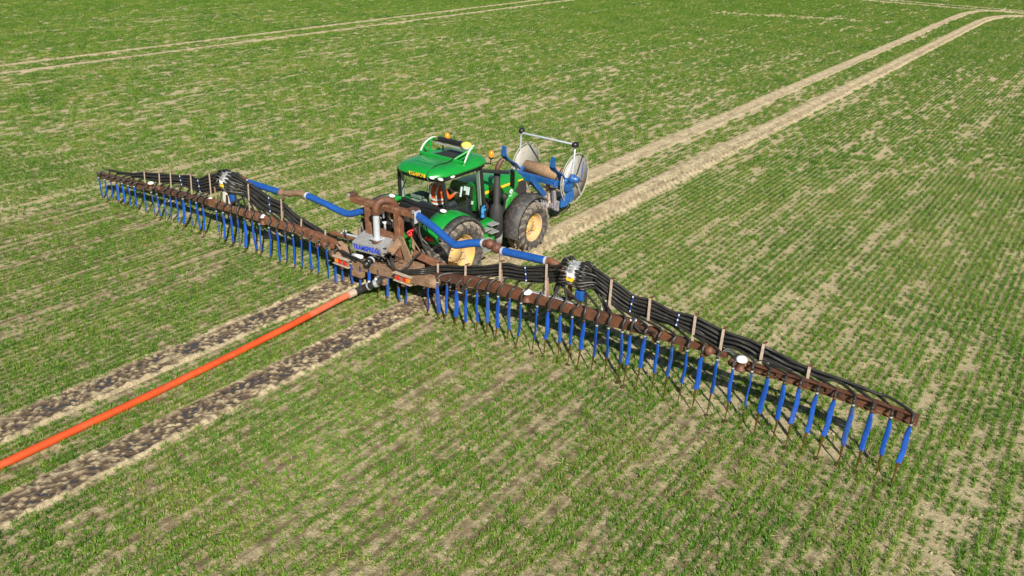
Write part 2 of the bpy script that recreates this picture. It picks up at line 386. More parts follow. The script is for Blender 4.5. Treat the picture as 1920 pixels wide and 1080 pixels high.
ribbon('wheel_track', [(RUT+.03, 1.7), (1.16, 10), (1.18, 21.5), (1.2, 40), (1.22, 57), (1.22, 68), (1.25, 75), (1.7, 79.5), (3.4, 83), (7.5, 85.2), (14, 86.2), (30, 87)], 1.12, .05, 22, h_front(.085))
ribbon('wheel_track', [(-RUT, 1.7), (-1.1, 12), (-1.11, 29), (-1.15, 55), (-1.2, 70), (-1.2, 79), (-.6, 84), (1.0, 86.6), (5, 88.2), (12, 88.9), (30, 89.6)], .92, .05, 20, h_front(.03))
for yy, wd in ((86.2, .9), (88.6, .9)): ribbon('wheel_track', [(-70, yy-4), (-40, yy-2), (-20, yy-.6), (0, yy), (30, yy+.8)], wd, .2, 10, h_front(.01))
for xx in (-34.9, -32.78): ribbon('wheel_track', [(xx, -5), (xx+.05, 20), (xx, 50), (xx-.05, 100)], .62, .14, 10, h_front(.015))

# ---- scattered growth: points with scale / rotation / pick, one geometry-node modifier
def scatter(name, P, scl, rot, idx, protos, label, cat):
    col = bpy.data.collections.new(name+'_kinds')
    for o in protos: col.objects.link(o)
    me = bpy.data.meshes.new(name); me.from_pydata(P.tolist(), [], [])
    a = me.attributes.new('scl', 'FLOAT_VECTOR', 'POINT'); a.data.foreach_set('vector', scl.astype(np.float32).ravel())
    a = me.attributes.new('rot', 'FLOAT_VECTOR', 'POINT'); a.data.foreach_set('vector', rot.astype(np.float32).ravel())
    a = me.attributes.new('pick', 'INT', 'POINT'); a.data.foreach_set('value', idx.astype(np.int32))
    ob = bpy.data.objects.new(name, me); COL.objects.link(ob); ob['kind'] = 'stuff'; ob['label'] = label; ob['category'] = cat
    ng = bpy.data.node_groups.new(name+'_nodes', 'GeometryNodeTree')
    ng.interface.new_socket('Geometry', in_out='INPUT', socket_type='NodeSocketGeometry'); ng.interface.new_socket('Geometry', in_out='OUTPUT', socket_type='NodeSocketGeometry')
    N = ng.nodes; L = ng.links; gi = N.new('NodeGroupInput'); go = N.new('NodeGroupOutput')
    ip = N.new('GeometryNodeInstanceOnPoints'); ci = N.new('GeometryNodeCollectionInfo'); ci.inputs['Collection'].default_value = col
    ci.inputs['Separate Children'].default_value = True; ci.inputs['Reset Children'].default_value = True
    def na(nm, ty):
        n = N.new('GeometryNodeInputNamedAttribute'); n.data_type = ty; n.inputs['Name'].default_value = nm
        return [s for s in n.outputs if s.enabled and s.name == 'Attribute'][0]
    L.new(gi.outputs[0], ip.inputs['Points']); L.new(ci.outputs[0], ip.inputs['Instance']); ip.inputs['Pick Instance'].default_value = True
    L.new(na('pick', 'INT'), ip.inputs['Instance Index']); L.new(na('rot', 'FLOAT_VECTOR'), ip.inputs['Rotation']); L.new(na('scl', 'FLOAT_VECTOR'), ip.inputs['Scale'])
    L.new(ip.outputs[0], go.inputs[0])
    md = ob.modifiers.new('scatter', 'NODES'); md.node_group = ng
    return ob
def leaf_material():
    m, nt, b = principled('leaf'); N = nt.nodes; L = nt.links
    g = N.new('ShaderNodeNewGeometry'); oi = N.new('ShaderNodeObjectInfo')
    cr = N.new('ShaderNodeValToRGB'); e = cr.color_ramp.elements
    e[0].position = 0; e[0].color = (.062, .155, .012, 1); e[1].position = 1; e[1].color = (.280, .285, .070, 1)
    x = cr.color_ramp.elements.new(.35); x.color = (.103, .225, .016, 1); x = cr.color_ramp.elements.new(.72); x.color = (.165, .265, .026, 1)
    n = N.new('ShaderNodeTexNoise'); n.inputs['Scale'].default_value = .35; n.inputs['Detail'].default_value = 4; L.new(g.outputs['Position'], n.inputs['Vector'])
    mr = N.new('ShaderNodeMapRange'); mr.inputs[1].default_value = .36; mr.inputs[2].default_value = .66; L.new(n.outputs[0], mr.inputs[0])
    ad = N.new('ShaderNodeMath'); ad.operation = 'MULTIPLY_ADD'; ad.inputs[1].default_value = .62; L.new(oi.outputs['Random'], ad.inputs[0])
    ml = N.new('ShaderNodeMath'); ml.operation = 'MULTIPLY'; ml.inputs[1].default_value = .38; L.new(mr.outputs[0], ml.inputs[0]); L.new(ml.outputs[0], ad.inputs[2])
    L.new(ad.outputs[0], cr.inputs[0])
    L.new(cr.outputs[0], b.inputs['Base Color']); b.inputs['Roughness'].default_value = .5; b.inputs['Specular IOR Level'].default_value = .3
    tr = N.new('ShaderNodeBsdfTranslucent'); L.new(cr.outputs[0], tr.inputs[0])
    mx = N.new('ShaderNodeMixShader'); mx.inputs[0].default_value = .2; L.new(b.outputs[0], mx.inputs[1]); L.new(tr.outputs[0], mx.inputs[2]); L.new(mx.outputs[0], N['Material Output'].inputs[0])
    m2 = mat('straw', (.46, .40, .19), .8, 0, .2)
leaf_material()
def tuft(name, n, length, width, spread_y, rnd, straw=.12, seg=3, sx=.024):
    vs = []; fs = []; mi = []
    for k in range(n):
        a = rnd.uniform(0, 2*math.pi); base = Vector((rnd.gauss(0, sx), rnd.uniform(-spread_y, spread_y), 0))
        ln = length*rnd.uniform(.55, 1.15); lean = rnd.uniform(.55, 1.6); wd = width*rnd.uniform(.7, 1.2)
        d = Vector((math.cos(a), math.sin(a), 0)); sd = Vector((-d.y, d.x, 0)); o = len(vs); p = base.copy(); ang = rnd.uniform(.2, .65)*lean
        st = rnd.random() < straw
        if st: ang = 1.35
        for j in range(seg+1):
            t = j/seg; ww = wd*(1-.85*t**1.6)/2
            vs += [tuple(p-sd*ww), tuple(p+sd*ww)]
            p = p+(d*math.sin(ang)+Vector((0, 0, 1))*math.cos(ang))*ln/seg; ang += lean*.75
        for j in range(seg): fs.append((o+2*j, o+2*j+1, o+2*j+3, o+2*j+2)); mi.append(1 if st else 0)
    vs = [(x, y, max(z, .003)) for x, y, z in vs]
    me = bpy.data.meshes.new(name); me.from_pydata(vs, [], fs); me.materials.append(MATS['leaf']); me.materials.append(MATS['straw'])
    me.polygons.foreach_set('material_index', mi); me.polygons.foreach_set('use_smooth', [True]*len(fs))
    return bpy.data.objects.new(name, me)

def in_view(X, Y, m=260):
    d = np.stack([X-CAM.x, Y-CAM.y, np.full_like(X, -CAM.z)], 1)
    z = d@np.array(C_F); u = 960+F_PX*(d@np.array(C_R))/np.maximum(z, .1); v = 540-F_PX*(d@np.array(C_U))/np.maximum(z, .1)
    return (z > 3) & (u > -m) & (u < 1920+m) & (v > -m*.5) & (v < 1080+m), z
def track_mask(X, Y):
    """1 where plants grow, falling to 0 in the wheel tracks"""
    k = np.ones_like(X)
    xr = np.interp(Y, [1.7, 10, 21.5, 40, 57, 68, 75, 79.5, 83, 85.2], [1.11, 1.16, 1.18, 1.2, 1.22, 1.22, 1.25, 1.7, 3.4, 7.5])
    xl = np.interp(Y, [1.7, 29, 55, 70, 79, 84, 86.6], [-1.09, -1.11, -1.15, -1.2, -1.2, -.6, 1])
    jit = .10*(fbm(X*3, Y*3, 21)-.5)
    for xc, hw in ((xr, np.where(Y > 1, .47, .33)), (xl, np.where(Y > 1, .38, .33))):
        k *= sstep(hw-.06, hw+.12, np.abs(X-xc)+jit)*(Y < 86)+(Y >= 86)
    for yc in (86.2, 88.6): 
        ycx = np.interp(X, [-70, -40, -20, 0, 30], [yc-4, yc-2, yc-.6, yc, yc+.8]); k *= sstep(.4, .65, np.abs(Y-ycx)+jit*3)
    for xc in (-34.9, -32.78): k *= sstep(.22, .36, np.abs(X-xc)+jit)
    return k
ROW = .172
_rowk = RNG.random(4000)
def density(X, Y):
    row = np.round(X/ROW).astype(int); rk = _rowk[row % 4000]
    n = fbm(X*.16, Y*.16, 31, 3); s_ = fbm(X*2.6, Y*.55, 33, 3); c_ = fbm(X*5.6, Y*2.0, 37, 2)
    d = .94+.45*(n-.5)+.5*(s_-.5)+1.0*(c_-.5)+1.05*(vnoise(row*1.73, Y*.42, 71)-.5)+.7*(fbm(X*11, Y*7, 39, 2)-.5)
    d -= .40*(rk < .09)+.20*((rk > .09) & (rk < .28))
    d -= .95*np.exp(-((Y-(62+.43*(X+17.6)))/.9)**2)*((X > -19) & (X < -5))*sstep(.3, .55, fbm(X*.8, Y*.8, 41))
    for xc in (-45.2, -38.65, -29.6, -26.3, -21.5, -12.4, -8.2, -5.1, 8.4): d -= (.3 if xc > 0 else .5)*np.exp(-((X-xc)/.16)**2)*sstep(.3, .5, fbm(X*.5, Y*.09, 43))
    d += .16*sstep(25, 60, Y)
    return np.clip(d, 0, 1)*track_mask(X, Y)
rnd = random.Random(5)
near = [tuft('crop_tuft', 17, .155, .0100, .032, rnd, .15, 3, .017) for k in range(12)]
far = [tuft('crop_row_piece', 58, .155, .0145, .21, rnd, .13, 2, .030) for k in range(8)]
def crop():
    # near plants, one tuft each
    xs = np.arange(-30, 26, ROW); ys = np.arange(-14, 30, .062); X, Y = [a.ravel() for a in np.meshgrid(xs, ys)]
    X = X+RNG.normal(0, .012, X.size)+.03*(fbm(X*.7, Y*.5, 61)-.5); Y = Y+RNG.uniform(-.04, .04, X.size)
    ok, z = in_view(X, Y); ok &= (z < 30); X, Y = X[ok], Y[ok]
    D = density(X, Y); k = RNG.random(X.size) < D*1.02; X, Y, D = X[k], Y[k], D[k]; n = X.size
    s = (.55+.55*D)*RNG.uniform(.7, 1.25, n); scl = np.stack([s, s, s*RNG.uniform(.7, 1.1, n)], 1)
    rot = np.stack([RNG.normal(0, .12, n), RNG.normal(0, .12, n), RNG.uniform(0, 6.283, n)], 1)
    scatter('cereal_crop', np.stack([X, Y, np.zeros(n)], 1), scl, rot, RNG.integers(0, len(near), n), near, 'young green cereal plants in thin rows across the near field', 'crop')
    n1 = n
    xs = np.arange(-110, 60, ROW); ys = np.arange(0, 135, .36); X, Y = [a.ravel() for a in np.meshgrid(xs, ys)]
    X = X+RNG.normal(0, .016, X.size); Y = Y+RNG.uniform(-.18, .18, X.size)
    ok, z = in_view(X, Y, 120); ok &= (z >= 30); X, Y = X[ok], Y[ok]
    D = density(X, Y); k = RNG.random(X.size) < np.clip(D*1.1, 0, 1); X, Y, D = X[k], Y[k], D[k]; n = X.size
    s = (.6+.5*D)*RNG.uniform(.75, 1.2, n); scl = np.stack([s*.9, np.ones(n), s*RNG.uniform(.7, 1.1, n)], 1)
    rot = np.stack([np.zeros(n), np.zeros(n), RNG.normal(0, .03, n)+np.pi*RNG.integers(0, 2, n)], 1)
    scatter('cereal_crop', np.stack([X, Y, np.zeros(n)], 1), scl, rot, RNG.integers(0, len(far), n), far, 'young green cereal rows stretching across the far field', 'crop')
    print('crop', n1, n)
crop()
def clod(name, rnd):
    bm = bmesh.new(); bmesh.ops.create_icosphere(bm, subdivisions=1, radius=1)
    for v in bm.verts: v.co *= rnd.uniform(.65, 1.25); v.co.z *= .65
    me = bpy.data.meshes.new(name); bm.to_mesh(me); bm.free(); me.materials.append(MATS['soil']); return bpy.data.objects.new(name, me)
clods = [clod('soil_clod', rnd) for k in range(6)]
def scatter_clods():
    n0 = 90000; X = RNG.uniform(-22, 20, n0); Y = RNG.uniform(-12, 22, n0); ok, z = in_view(X, Y, 120)
    keep = ok & (z < 27) & (RNG.random(n0) < .25+.5*fbm(X*1.3, Y*1.1, 51)); X, Y = X[keep], Y[keep]; n = X.size
    s = .006+.030*RNG.random(n)**2.4; scl = np.stack([s, s*RNG.uniform(.7, 1.3, n), s], 1); rot = np.stack([RNG.uniform(-.4, .4, n), RNG.uniform(-.4, .4, n), RNG.uniform(0, 6.28, n)], 1)
    scatter('soil_clods', np.stack([X, Y, s*.25], 1), scl, rot, RNG.integers(0, 6, n), clods, 'small dry soil clods scattered between the rows', 'soil')
scatter_clods()

# ================================================================== SLURRY DRIBBLE BAR
AP = thing('dribble_bar', 'long rust-brown slurry dribble bar with blue drop hoses mounted behind the green tractor', 'slurry spreader', (0, 0, 0))
def part(mb, name, m, parent=AP, bevel=0., label=None):
    o = mb.build(name, m, parent, bevel)
    if label: o['label'] = label
    return o
def pl(pts, off): return [pB(x, y, off) for x, y in pts]
def interp_edge(E, x):
    xs = [p[0] for p in E]; return float(np.interp(x, xs, [p[1] for p in E]))
# ---- wing beams: lofted boxes that follow the photographed upper and lower edges
def beam(name, top, bot, m, depth=.15, off=-.06, lip=False):
    xs = sorted(set([p[0] for p in top]+[p[0] for p in bot])); rings = []
    lo, hi = max(top[0][0], bot[0][0]), min(top[-1][0], bot[-1][0]); xs = [x for x in xs if lo <= x <= hi]
    for x in xs:
        a = pB(x, interp_edge(top, x), off); b = pB(x, interp_edge(bot, x), off)
        b = Vector((a.x, a.y, b.z)); d = Vector((0, depth, 0))
        rings.append([b, a, a+d, b+d])
    mb = MB().loft(rings, smooth=False); o = part(mb, name, m, bevel=.008)
    if lip:
        for k in (0, 1):
            q = MB()
            for i in range(len(rings)-1):
                p0, p1 = rings[i][k], rings[i+1][k]; q.bar(p0+V(0, -.035, .008 if k else -.008), p1+V(0, -.035, .008 if k else -.008), .07, .014)
            part(q, 'flange', m, o)
    return o, rings
LT = [(182, 323), (222, 333), (275, 345), (327, 359), (368, 369), (389, 372), (431, 389), (472, 399), (504, 409), (560, 427), (589, 437.5), (622, 452)]
LB = [(182, 331), (222, 339), (275, 355), (327, 368), (368, 377.5), (389, 386), (431, 398), (472, 411), (504, 423), (560, 440), (589, 454), (622, 466)]
RT = [(812, 513), (842, 517), (873, 520), (917, 527.5), (946, 537), (987, 549), (1025, 561), (1071, 573), (1112, 584), (1154, 594), (1196, 607)]
RB = [(812, 525), (842, 530), (873, 537), (917, 546), (946, 557), (987, 567), (1025, 575), (1071, 590), (1112, 602), (1154, 615), (1196, 625)]
MT = [(1190, 610), (1221, 616), (1250, 628), (1292, 640), (1325, 651), (1362, 664)]; MBt = [(1190, 624), (1221, 632), (1250, 641), (1292, 653), (1325, 660), (1362, 674)]
OT = [(1400, 679), (1461, 697), (1505, 709), (1572, 730), (1642, 752), (1724, 780)]; OB = [(1400, 692), (1461, 708), (1505, 723), (1572, 744), (1642, 769), (1724, 797)]
def cut(E, a, b): return [(a, interp_edge(E, a))]+[p for p in E if a < p[0] < b]+[(b, interp_edge(E, b))]
beam('outer_arm', cut(LT, 182, 272), cut(LB, 182, 272), 'rust_dark', .10, -.02, True)
beam('middle_arm', cut(LT, 290, 388), cut(LB, 290, 388), 'rust_dark')
beam('wing_beam', cut(LT, 390, 622), cut(LB, 390, 622), 'rust')
beam('wing_root', cut(RT, 812, 868), cut(RB, 812, 868), 'rust_dark')
beam('wing_beam', cut(RT, 870, 1195), cut(RB, 870, 1195), 'rust_clean')
beam('middle_arm', MT, MBt, 'rust_clean', .12, -.03)
ob_, rg_ = beam('outer_arm', OT, OB, 'rust_clean', .07, -.01, True)
for x in (1462, 1512, 1557, 1580, 1640, 1690):
    a = pB(x, interp_edge(OT, x), -.04); b = pB(x, interp_edge(OB, x), -.04); part(MB().bar((a.x, a.y, a.z), (a.x, a.y, b.z), .03, .10, (1, 0, 0)), 'gusset', 'rust_dark', ob_)
# hinge knuckles and white pivot caps
def knuckle(px, py, r=.09, h=.2, m='rust_clean'):
    c = pB(px, py, -.03); mb = MB().lathe(c+V(0, 0, -h/2), (0, 0, 1), [(0, .001), (0, r*1.25), (.03, r*1.25), (.035, r*.8), (h-.03, r*.8), (h-.025, r*1.1), (h, r*1.1), (h, .001)], 18)
    return part(mb, 'hinge_pin', m), c+V(0, 0, h/2)
def cap(c, r=.095): return part(MB().sphere(c+V(0, 0, .002), r, (1, 1, .62), 18, 7, True).disc(c+V(0, 0, -.008), (0, 0, 1), r, .02), 'pivot_cap', 'white')
for px, py, kx, r in ((284, 350, 1, .085), (988, 556, 1, .10), (1389, 683, 1, .105), (493, 413, 1, .09)):
    k, t = knuckle(px, py); cap(t, r)
for px, py in ((395, 373), (1187, 600)): cap(pB(px, py, .02), .07)
for px, py in ((300, 352), (1376, 677), (1233, 628), (1330, 657), (610, 458)):
    c = pB(px, py, -.02); part(MB().lathe(c, (0, 1, 0), [(-.1, .001), (-.1, .075), (.1, .075), (.1, .001)], 14), 'hinge_boss', 'rust_clean')
for px, py in ((1227, 636), (1278, 655), (1320, 664), (594, 461), (857, 541)):
    c = pB(px, py, -.1); part(MB().prism([c+V(-.05, 0, .09), c+V(.05, 0, .09), c+V(.06, 0, -.02), c+V(.0, 0, -.09), c+V(-.05, 0, -.05)], (0, .02, 0)), 'lug_plate', 'rust_clean')

# ---- drop hoses: pixel of each sleeve top
TOPS = [(184.5, 332), (196, 336), (207, 338), (218, 341), (228.5, 343), (240, 347), (251, 349), (269, 356), (283.5, 359.5), (293.6, 363.5), (306, 361), (318, 366), (330, 370),
        (342.6, 372), (355, 376), (367.6, 379), (380, 385), (405, 395), (418, 398), (432, 402), (445, 406), (458, 409), (472.5, 415), (486, 419), (504, 426), (519, 431), (534, 436),
        (548.5, 440), (564, 446), (580, 451), (595, 457), (612, 464), (628, 474)]
CENTRE = [(641, 502), (657.6, 493), (675.7, 504), (692, 504), (709.5, 510), (727, 516), (746.5, 537), (762, 529)]
TOPS_R = [(802, 527), (820, 528.5), (837.5, 531.7), (856, 540), (874, 540), (894, 545), (914.6, 548), (934, 554.6), (955, 558), (977, 567), (1007, 573), (1028, 580), (1051, 587), (1073, 593),
          (1095, 600), (1119, 609), (1141, 614), (1167, 621), (1183, 623), (1209, 629), (1234, 639), (1261, 645), (1289, 656), (1316, 664), (1345, 673), (1374, 689), (1410, 695), (1440, 704),
          (1471, 716), (1500, 723), (1532, 735.5), (1565, 745), (1600, 758), (1635, 769), (1671, 781), (1708, 795)]
rs = random.Random(11)
def sleeve(top, length, tw, yaw, dirty, lean, side):
    """lay-flat hose: round at the clamp, flattened below, a little curved; pours a thin stream of slurry"""
    n = 9; rings = []; seg = 12; c = None
    for i in range(n):
        t = i/(n-1); c = top+V(side*t*t, -lean*t*t, -length*t)
        fl = min(1, t*3.2); wx = .022+(tw-.022)*fl; wy = .022-.011*fl
        if t > .9: wx *= .96
        wob = .008*math.sin(t*7+yaw*9)
        ca, sa = math.cos(yaw*fl), math.sin(yaw*fl)
        rings.append([c+V(wob+wx*math.cos(a)*ca-wy*math.sin(a)*sa, wx*math.cos(a)*sa+wy*math.sin(a)*ca, 0) for a in [2*math.pi*k/seg for k in range(seg)]])
    s_ = part(MB().loft(rings), 'drop_sleeve', 'sleeve_dirty' if dirty else 'sleeve')
    part(MB().lathe(top+V(0, 0, -.03), (0, 0, 1), [(0, .026), (.0, .029), (.035, .029), (.035, .026)], 12), 'hose_clip', 'galv_dull' if rs.random() < .5 else 'rust_dark', s_)
    if c.z > .05:
        m = 8; rr = []
        for i in range(m):
            t = i/(m-1); z = c.z+.02-(c.z+.02-.006)*t; k = rs.uniform(.8, 1.1); wx = tw*(.62-.44*t)*k; wy = .010
            q = c+V(side*.3*t+rs.gauss(0, .003), -(.05+lean*.4)*t, 0); q.z = z
            ca, sa = math.cos(yaw), math.sin(yaw)
            rr.append([q+V(wx*math.cos(a)*ca-wy*math.sin(a)*sa, wx*math.cos(a)*sa+wy*math.sin(a)*ca, 0) for a in [2*math.pi*j/8 for j in range(8)]])
        part(MB().loft(rr), 'slurry_stream', 'slurry_stream', s_)
        q.z = .012; part(MB().sphere(q, .055, (rs.uniform(.8, 1.3), rs.uniform(.9, 1.7), .22), 10, 5), 'slurry_splash', 'slurry', s_)
    return s_
def slen(X): return float(np.interp(X, [-11.5, -9, -6.5, -3, 1.5, 4, 5.3, 6.7, 8.7, 11.8], [.60, .62, .74, .80, .74, .78, .66, .68, .74, .76]))
HOSES = []                                    # (pixel x, sleeve-top point)
for i, (px, py) in enumerate(TOPS+CENTRE+TOPS_R):
    centre = 33 <= i < 41
    P = pB(px, py, -.16); left = px < 630
    L_ = min(slen(P.x)*rs.uniform(.94, 1.06), P.z-(.03 if left else .05))
    tw = rs.choice([.022, .034, .04, .045] if left else [.036, .042, .046, .05])
    if px == 1410: tw = .018
    if px > 1430: tw = rs.uniform(.040, .048)
    yaw = rs.uniform(-.5, .5) if px < 1400 else rs.uniform(-.15, .5)
    if centre: L_ = {3: .30, 4: .28}.get(i-33, min(.58, P.z-.1)); tw = .042
    sleeve(P, L_, tw, yaw, (centre and i-33 not in (3, 4)) or rs.random() < .12, rs.uniform(-.02, .06)+(.08 if px > 1430 else 0), rs.uniform(-.02, .03))
    HOSES.append((px, P, centre))

# ---- distributor heads
def distributor(px, py, off, plate, cov_px, cov_py):
    c = pB(px, py, off); r, ln = .225, .15
    d = part(MB().lathe(c, (1, 0, 0), [(-ln, .001), (-ln, r*.8), (-ln+.02, r), (-.07, r), (-.06, r*1.06), (.06, r*1.06), (.07, r), (ln-.02, r), (ln, r*.8), (ln, .001)], 28), 'distributor', 'galv_dull', label='galvanised round distributor head ringed with hose outlets')
    part(MB().box(c+V(0, -r*1.05, .045), (.17, .012, .075)), 'label_plate', 'white', d); part(MB().box(c+V(0, -r*1.06, -.04), (.17, .012, .09)), 'label_plate', 'plate_yellow', d)
    for k in range(10):
        a = 2*math.pi*k/10; part(MB().box(c+V(0, math.cos(a)*r*1.08, math.sin(a)*r*1.08), (.06, .03, .03), Matrix.Rotation(a, 3, 'X')), 'clamp_bolt', 'galv', d)
    foot = pB(px, interp_edge(LT if px < 700 else RT, px), -.02)
    for s_ in (-1, 1):
        part(MB().bar((c.x+s_*.12, c.y-.02, foot.z-.12), (c.x+s_*.12, c.y-.02, c.z-r*.9), .05, .09), 'stand_post', 'rust', bevel=.004)
    part(MB().box((c.x, c.y-.02, c.z-r-.02), (.30, .14, .05)), 'stand_plate', 'rust', bevel=.004)
    part(MB().lathe((c.x+.02, c.y-.05, c.z-r), (0, 0, 1), [(0, .09), (.05, .085), (.07, .05), (.07, .001)], 16), 'stand_boss', 'cream')
    cc = pB(cov_px, cov_py, off-.12)
    part(MB().box(cc, (.19, .13, .25)), 'motor_cover', 'pipe_blue', bevel=.045, label='blue plastic cover tied over the distributor motor')
    return c, r, ln
DL = distributor(430, 341, .20, 0, 437, 372)
DR = distributor(1081, 513, .20, 0, 1087, 553)
# ---- black supply hoses: from a head along the bundle, then over the beam and down to its sleeve
EDGE = {
 'RO': ([(1098, 504), (1117, 503), (1148, 524), (1187.5, 553), (1221, 561), (1271, 587), (1308, 594), (1358, 621), (1400, 634), (1433, 647), (1475, 670), (1517, 690), (1544, 699), (1586, 713), (1642, 736), (1678, 747), (1712, 764)],
        [(1098, 533), (1117, 545), (1144, 568), (1177, 587), (1217, 597), (1260, 610), (1300, 628), (1352, 649), (1394, 657), (1425, 676), (1461, 687), (1494, 698), (1528, 705), (1561, 714), (1600, 724), (1642, 740), (1678, 751), (1712, 768)]),
 'RI': ([(770, 507), (800, 501), (821, 496), (873, 500), (904, 498), (937, 494), (946, 493), (987, 500), (1027, 499), (1050, 498), (1066, 500)],
        [(770, 512), (812, 511), (842, 515), (873, 516), (890, 517), (917, 518), (944, 520), (967, 525), (987, 530), (1025, 532), (1050, 530), (1066, 524)]),
 'LO': ([(183, 317), (195, 315.5), (208, 317), (222.5, 321), (243, 324), (272.5, 322), (285, 324), (306, 326.5), (337, 328.5), (360, 329), (368, 336), (391, 327.5), (420, 323)],
        [(183, 320), (195, 318.5), (216, 324), (239, 332), (260, 335), (277, 339), (297, 343), (322, 345), (347.5, 350), (364, 358), (377, 363), (400, 361), (420, 353)]),
 'LI': ([(442, 330), (464, 340), (477, 348), (506, 369), (537, 383), (560, 406), (581, 417), (610, 433), (629, 454), (641, 465), (660, 478)],
        [(442, 350), (468, 377), (493, 396), (506, 399), (531, 405), (547.5, 419), (564, 429), (589, 444), (610, 453), (630, 466), (641, 470), (660, 482)])}
def run_hoses(key, head, targets, sgn, ring_side):
    """targets: sorted nearest the head first; sgn: +1 when they run to larger pixel x"""
    top, bot = EDGE[key]; c, r, ln = head; n = len(targets); x_start = top[0][0] if sgn > 0 else top[-1][0]
    for k, (tx, P) in enumerate(targets):
        lead = 26 if tx > 1180 else (15 if tx > 640 else 9)
        leave = tx-sgn*lead; pts = []
        # outlet on the head
        u0 = (k+.5)/n; a = R(-125+ (k % 2)*8 + 205*u0); col = (k % 3)-1
        ex = c.x+ring_side*(ln*.6+.03*col)
        rad = V(0, -math.cos(R(90)-a)*0, 0)
        zz = c.z+r*math.sin(R(-90)+math.pi*u0); yy = c.y+(-1 if k % 2 else 1)*r*math.cos(R(-90)+math.pi*u0)*.9
        o0 = V(ex, yy, zz)
        o1 = o0+V(ring_side*.14, (yy-c.y)*.35, (zz-c.z)*.30)
        pts += [o0, o1]
        xs = [x_start+sgn*q for q in np.arange(18, abs(leave-x_start), 24 if tx > 640 else 15)]
        for x in xs:
            j = sum(1 for (t2, _) in targets if (t2-sgn*lead-x)*sgn < 0)         # hoses that have already left
            m = max(1, n-j); u = min(1, max(0, (k-j+.5)/m))
            yt, yb = interp_edge(top, x), interp_edge(bot, x); yy_ = yb+(yt-yb)*u
            # keep the tube inside the edges
            q = pB(x, yy_, .20+col*.052+rs.gauss(0, .012))+V(0, 0, rs.gauss(0, .008)); pts.append(q)
        # over the beam and down to the sleeve
        last = pts[-1]; zt = P.z
        h = max(.10, min(.30, last.z-zt-.02)); 
        pts.append(V(P.x-sgn*.05, P.y+.12, zt+h*.93)); pts.append(V(P.x-sgn*.005, P.y+.02, zt+h*.52)); pts.append(V(P.x, P.y, zt+.05)); pts.append(V(P.x, P.y, zt-.05))
        part(MB().tube(spline(pts, 4), .0265, 8), 'supply_hose', 'hose_black')
        part(MB().tube([o0-V(ring_side*.05, 0, 0), o0, o0+(o1-o0)*.35], .031, 8), 'outlet_stub', 'galv')
allh = [(px, P) for px, P, ce in HOSES]
LO = sorted([h for h in allh if h[0] < 425], key=lambda h: -h[0]); LI = sorted([h for h in allh if 425 < h[0] < 680], key=lambda h: h[0])
RI = sorted([h for h in allh if 680 < h[0] < 1085], key=lambda h: -h[0]); RO = sorted([h for h in allh if h[0] > 1085], key=lambda h: h[0])
run_hoses('LO', DL, LO, -1, -1); run_hoses('LI', DL, LI, 1, 1); run_hoses('RI', DR, RI, -1, -1); run_hoses('RO', DR, RO, 1, 1)
# spare loops by the heads
part(MB().tube(spline([pB(1052, 525, .2), pB(1046, 545, .15), pB(1056, 558, .12), pB(1085, 560, .1)], 6), .026, 8), 'supply_hose', 'hose_black')
part(MB().tube(spline([pB(1046, 528, .2), pB(1040, 545, .15), pB(1050, 564, .12), pB(1070, 575, .05)], 6), .026, 8), 'supply_hose', 'hose_black')
part(MB().tube(spline([pB(445, 372, .15), pB(450, 388, .1), pB(462, 391, .1), pB(470, 380, .15)], 6), .03, 8), 'supply_hose', 'hose_black')
part(MB().tube(spline([pB(1122, 552, .15), pB(1132, 570, .1), pB(1142, 590, .05)], 6), .026, 8), 'supply_hose', 'hose_black')
# straps that carry the bundles
for (x0, y0), (x1, y1) in (((821, 494), (825, 518)), ((873, 497), (876, 524)), ((938, 491), (941, 528)), ((1025, 495), (1028, 562)), ((1147, 524), (1144, 592)), ((1219, 559), (1217, 628)), ((1304, 592), (1301, 645)),
                           ((1357, 617), (1352, 660)), ((1432, 645), (1427, 682)), ((1518, 688), (1516, 714)), ((270, 321), (275, 346)), ((298, 325), (302, 350)), ((319, 323), (323, 356)), ((357, 327), (362, 372)),
                           ((392, 325), (399, 374)), ((465, 345), (470, 404)), ((527, 373), (531, 424)), ((565, 410), (566, 434)), ((610, 431), (612, 456))):
    a = pB(x0, y0, .10); b = pB(x1, y1, .02); b = V(a.x+(b.x-a.x)*.5, b.y, b.z)
    s_ = part(MB().bar(a, b, .05 if x0 > 640 else .042, .012, (0, 1, 0)), 'hose_strap', 'strap')
    part(MB().bar(a+V(0, 0, .006), a+V(.01, .13, -.006), .05, .012), 'strap_top', 'rust_clean', s_)
for (x0, y0), (x1, y1) in (((984, 497), (987, 531)), ((1188, 551), (1180, 589)), ((1274, 587), (1267, 613)), ((370, 334), (376, 364)), ((336, 327), (341, 349)), ((503, 366), (507, 401))):
    t = part(MB().bar(pB(x0, y0, .09), pB(x1, y1, .09), .018, .008, (0, 1, 0)), 'cable_tie', 'pipe_blue')
    for k in (.15, .5, .85): part(MB().box(pB(x0+(x1-x0)*k, y0+(y1-y0)*k, .083), (.024, .012, .03)), 'tie_tail', 'white', t)
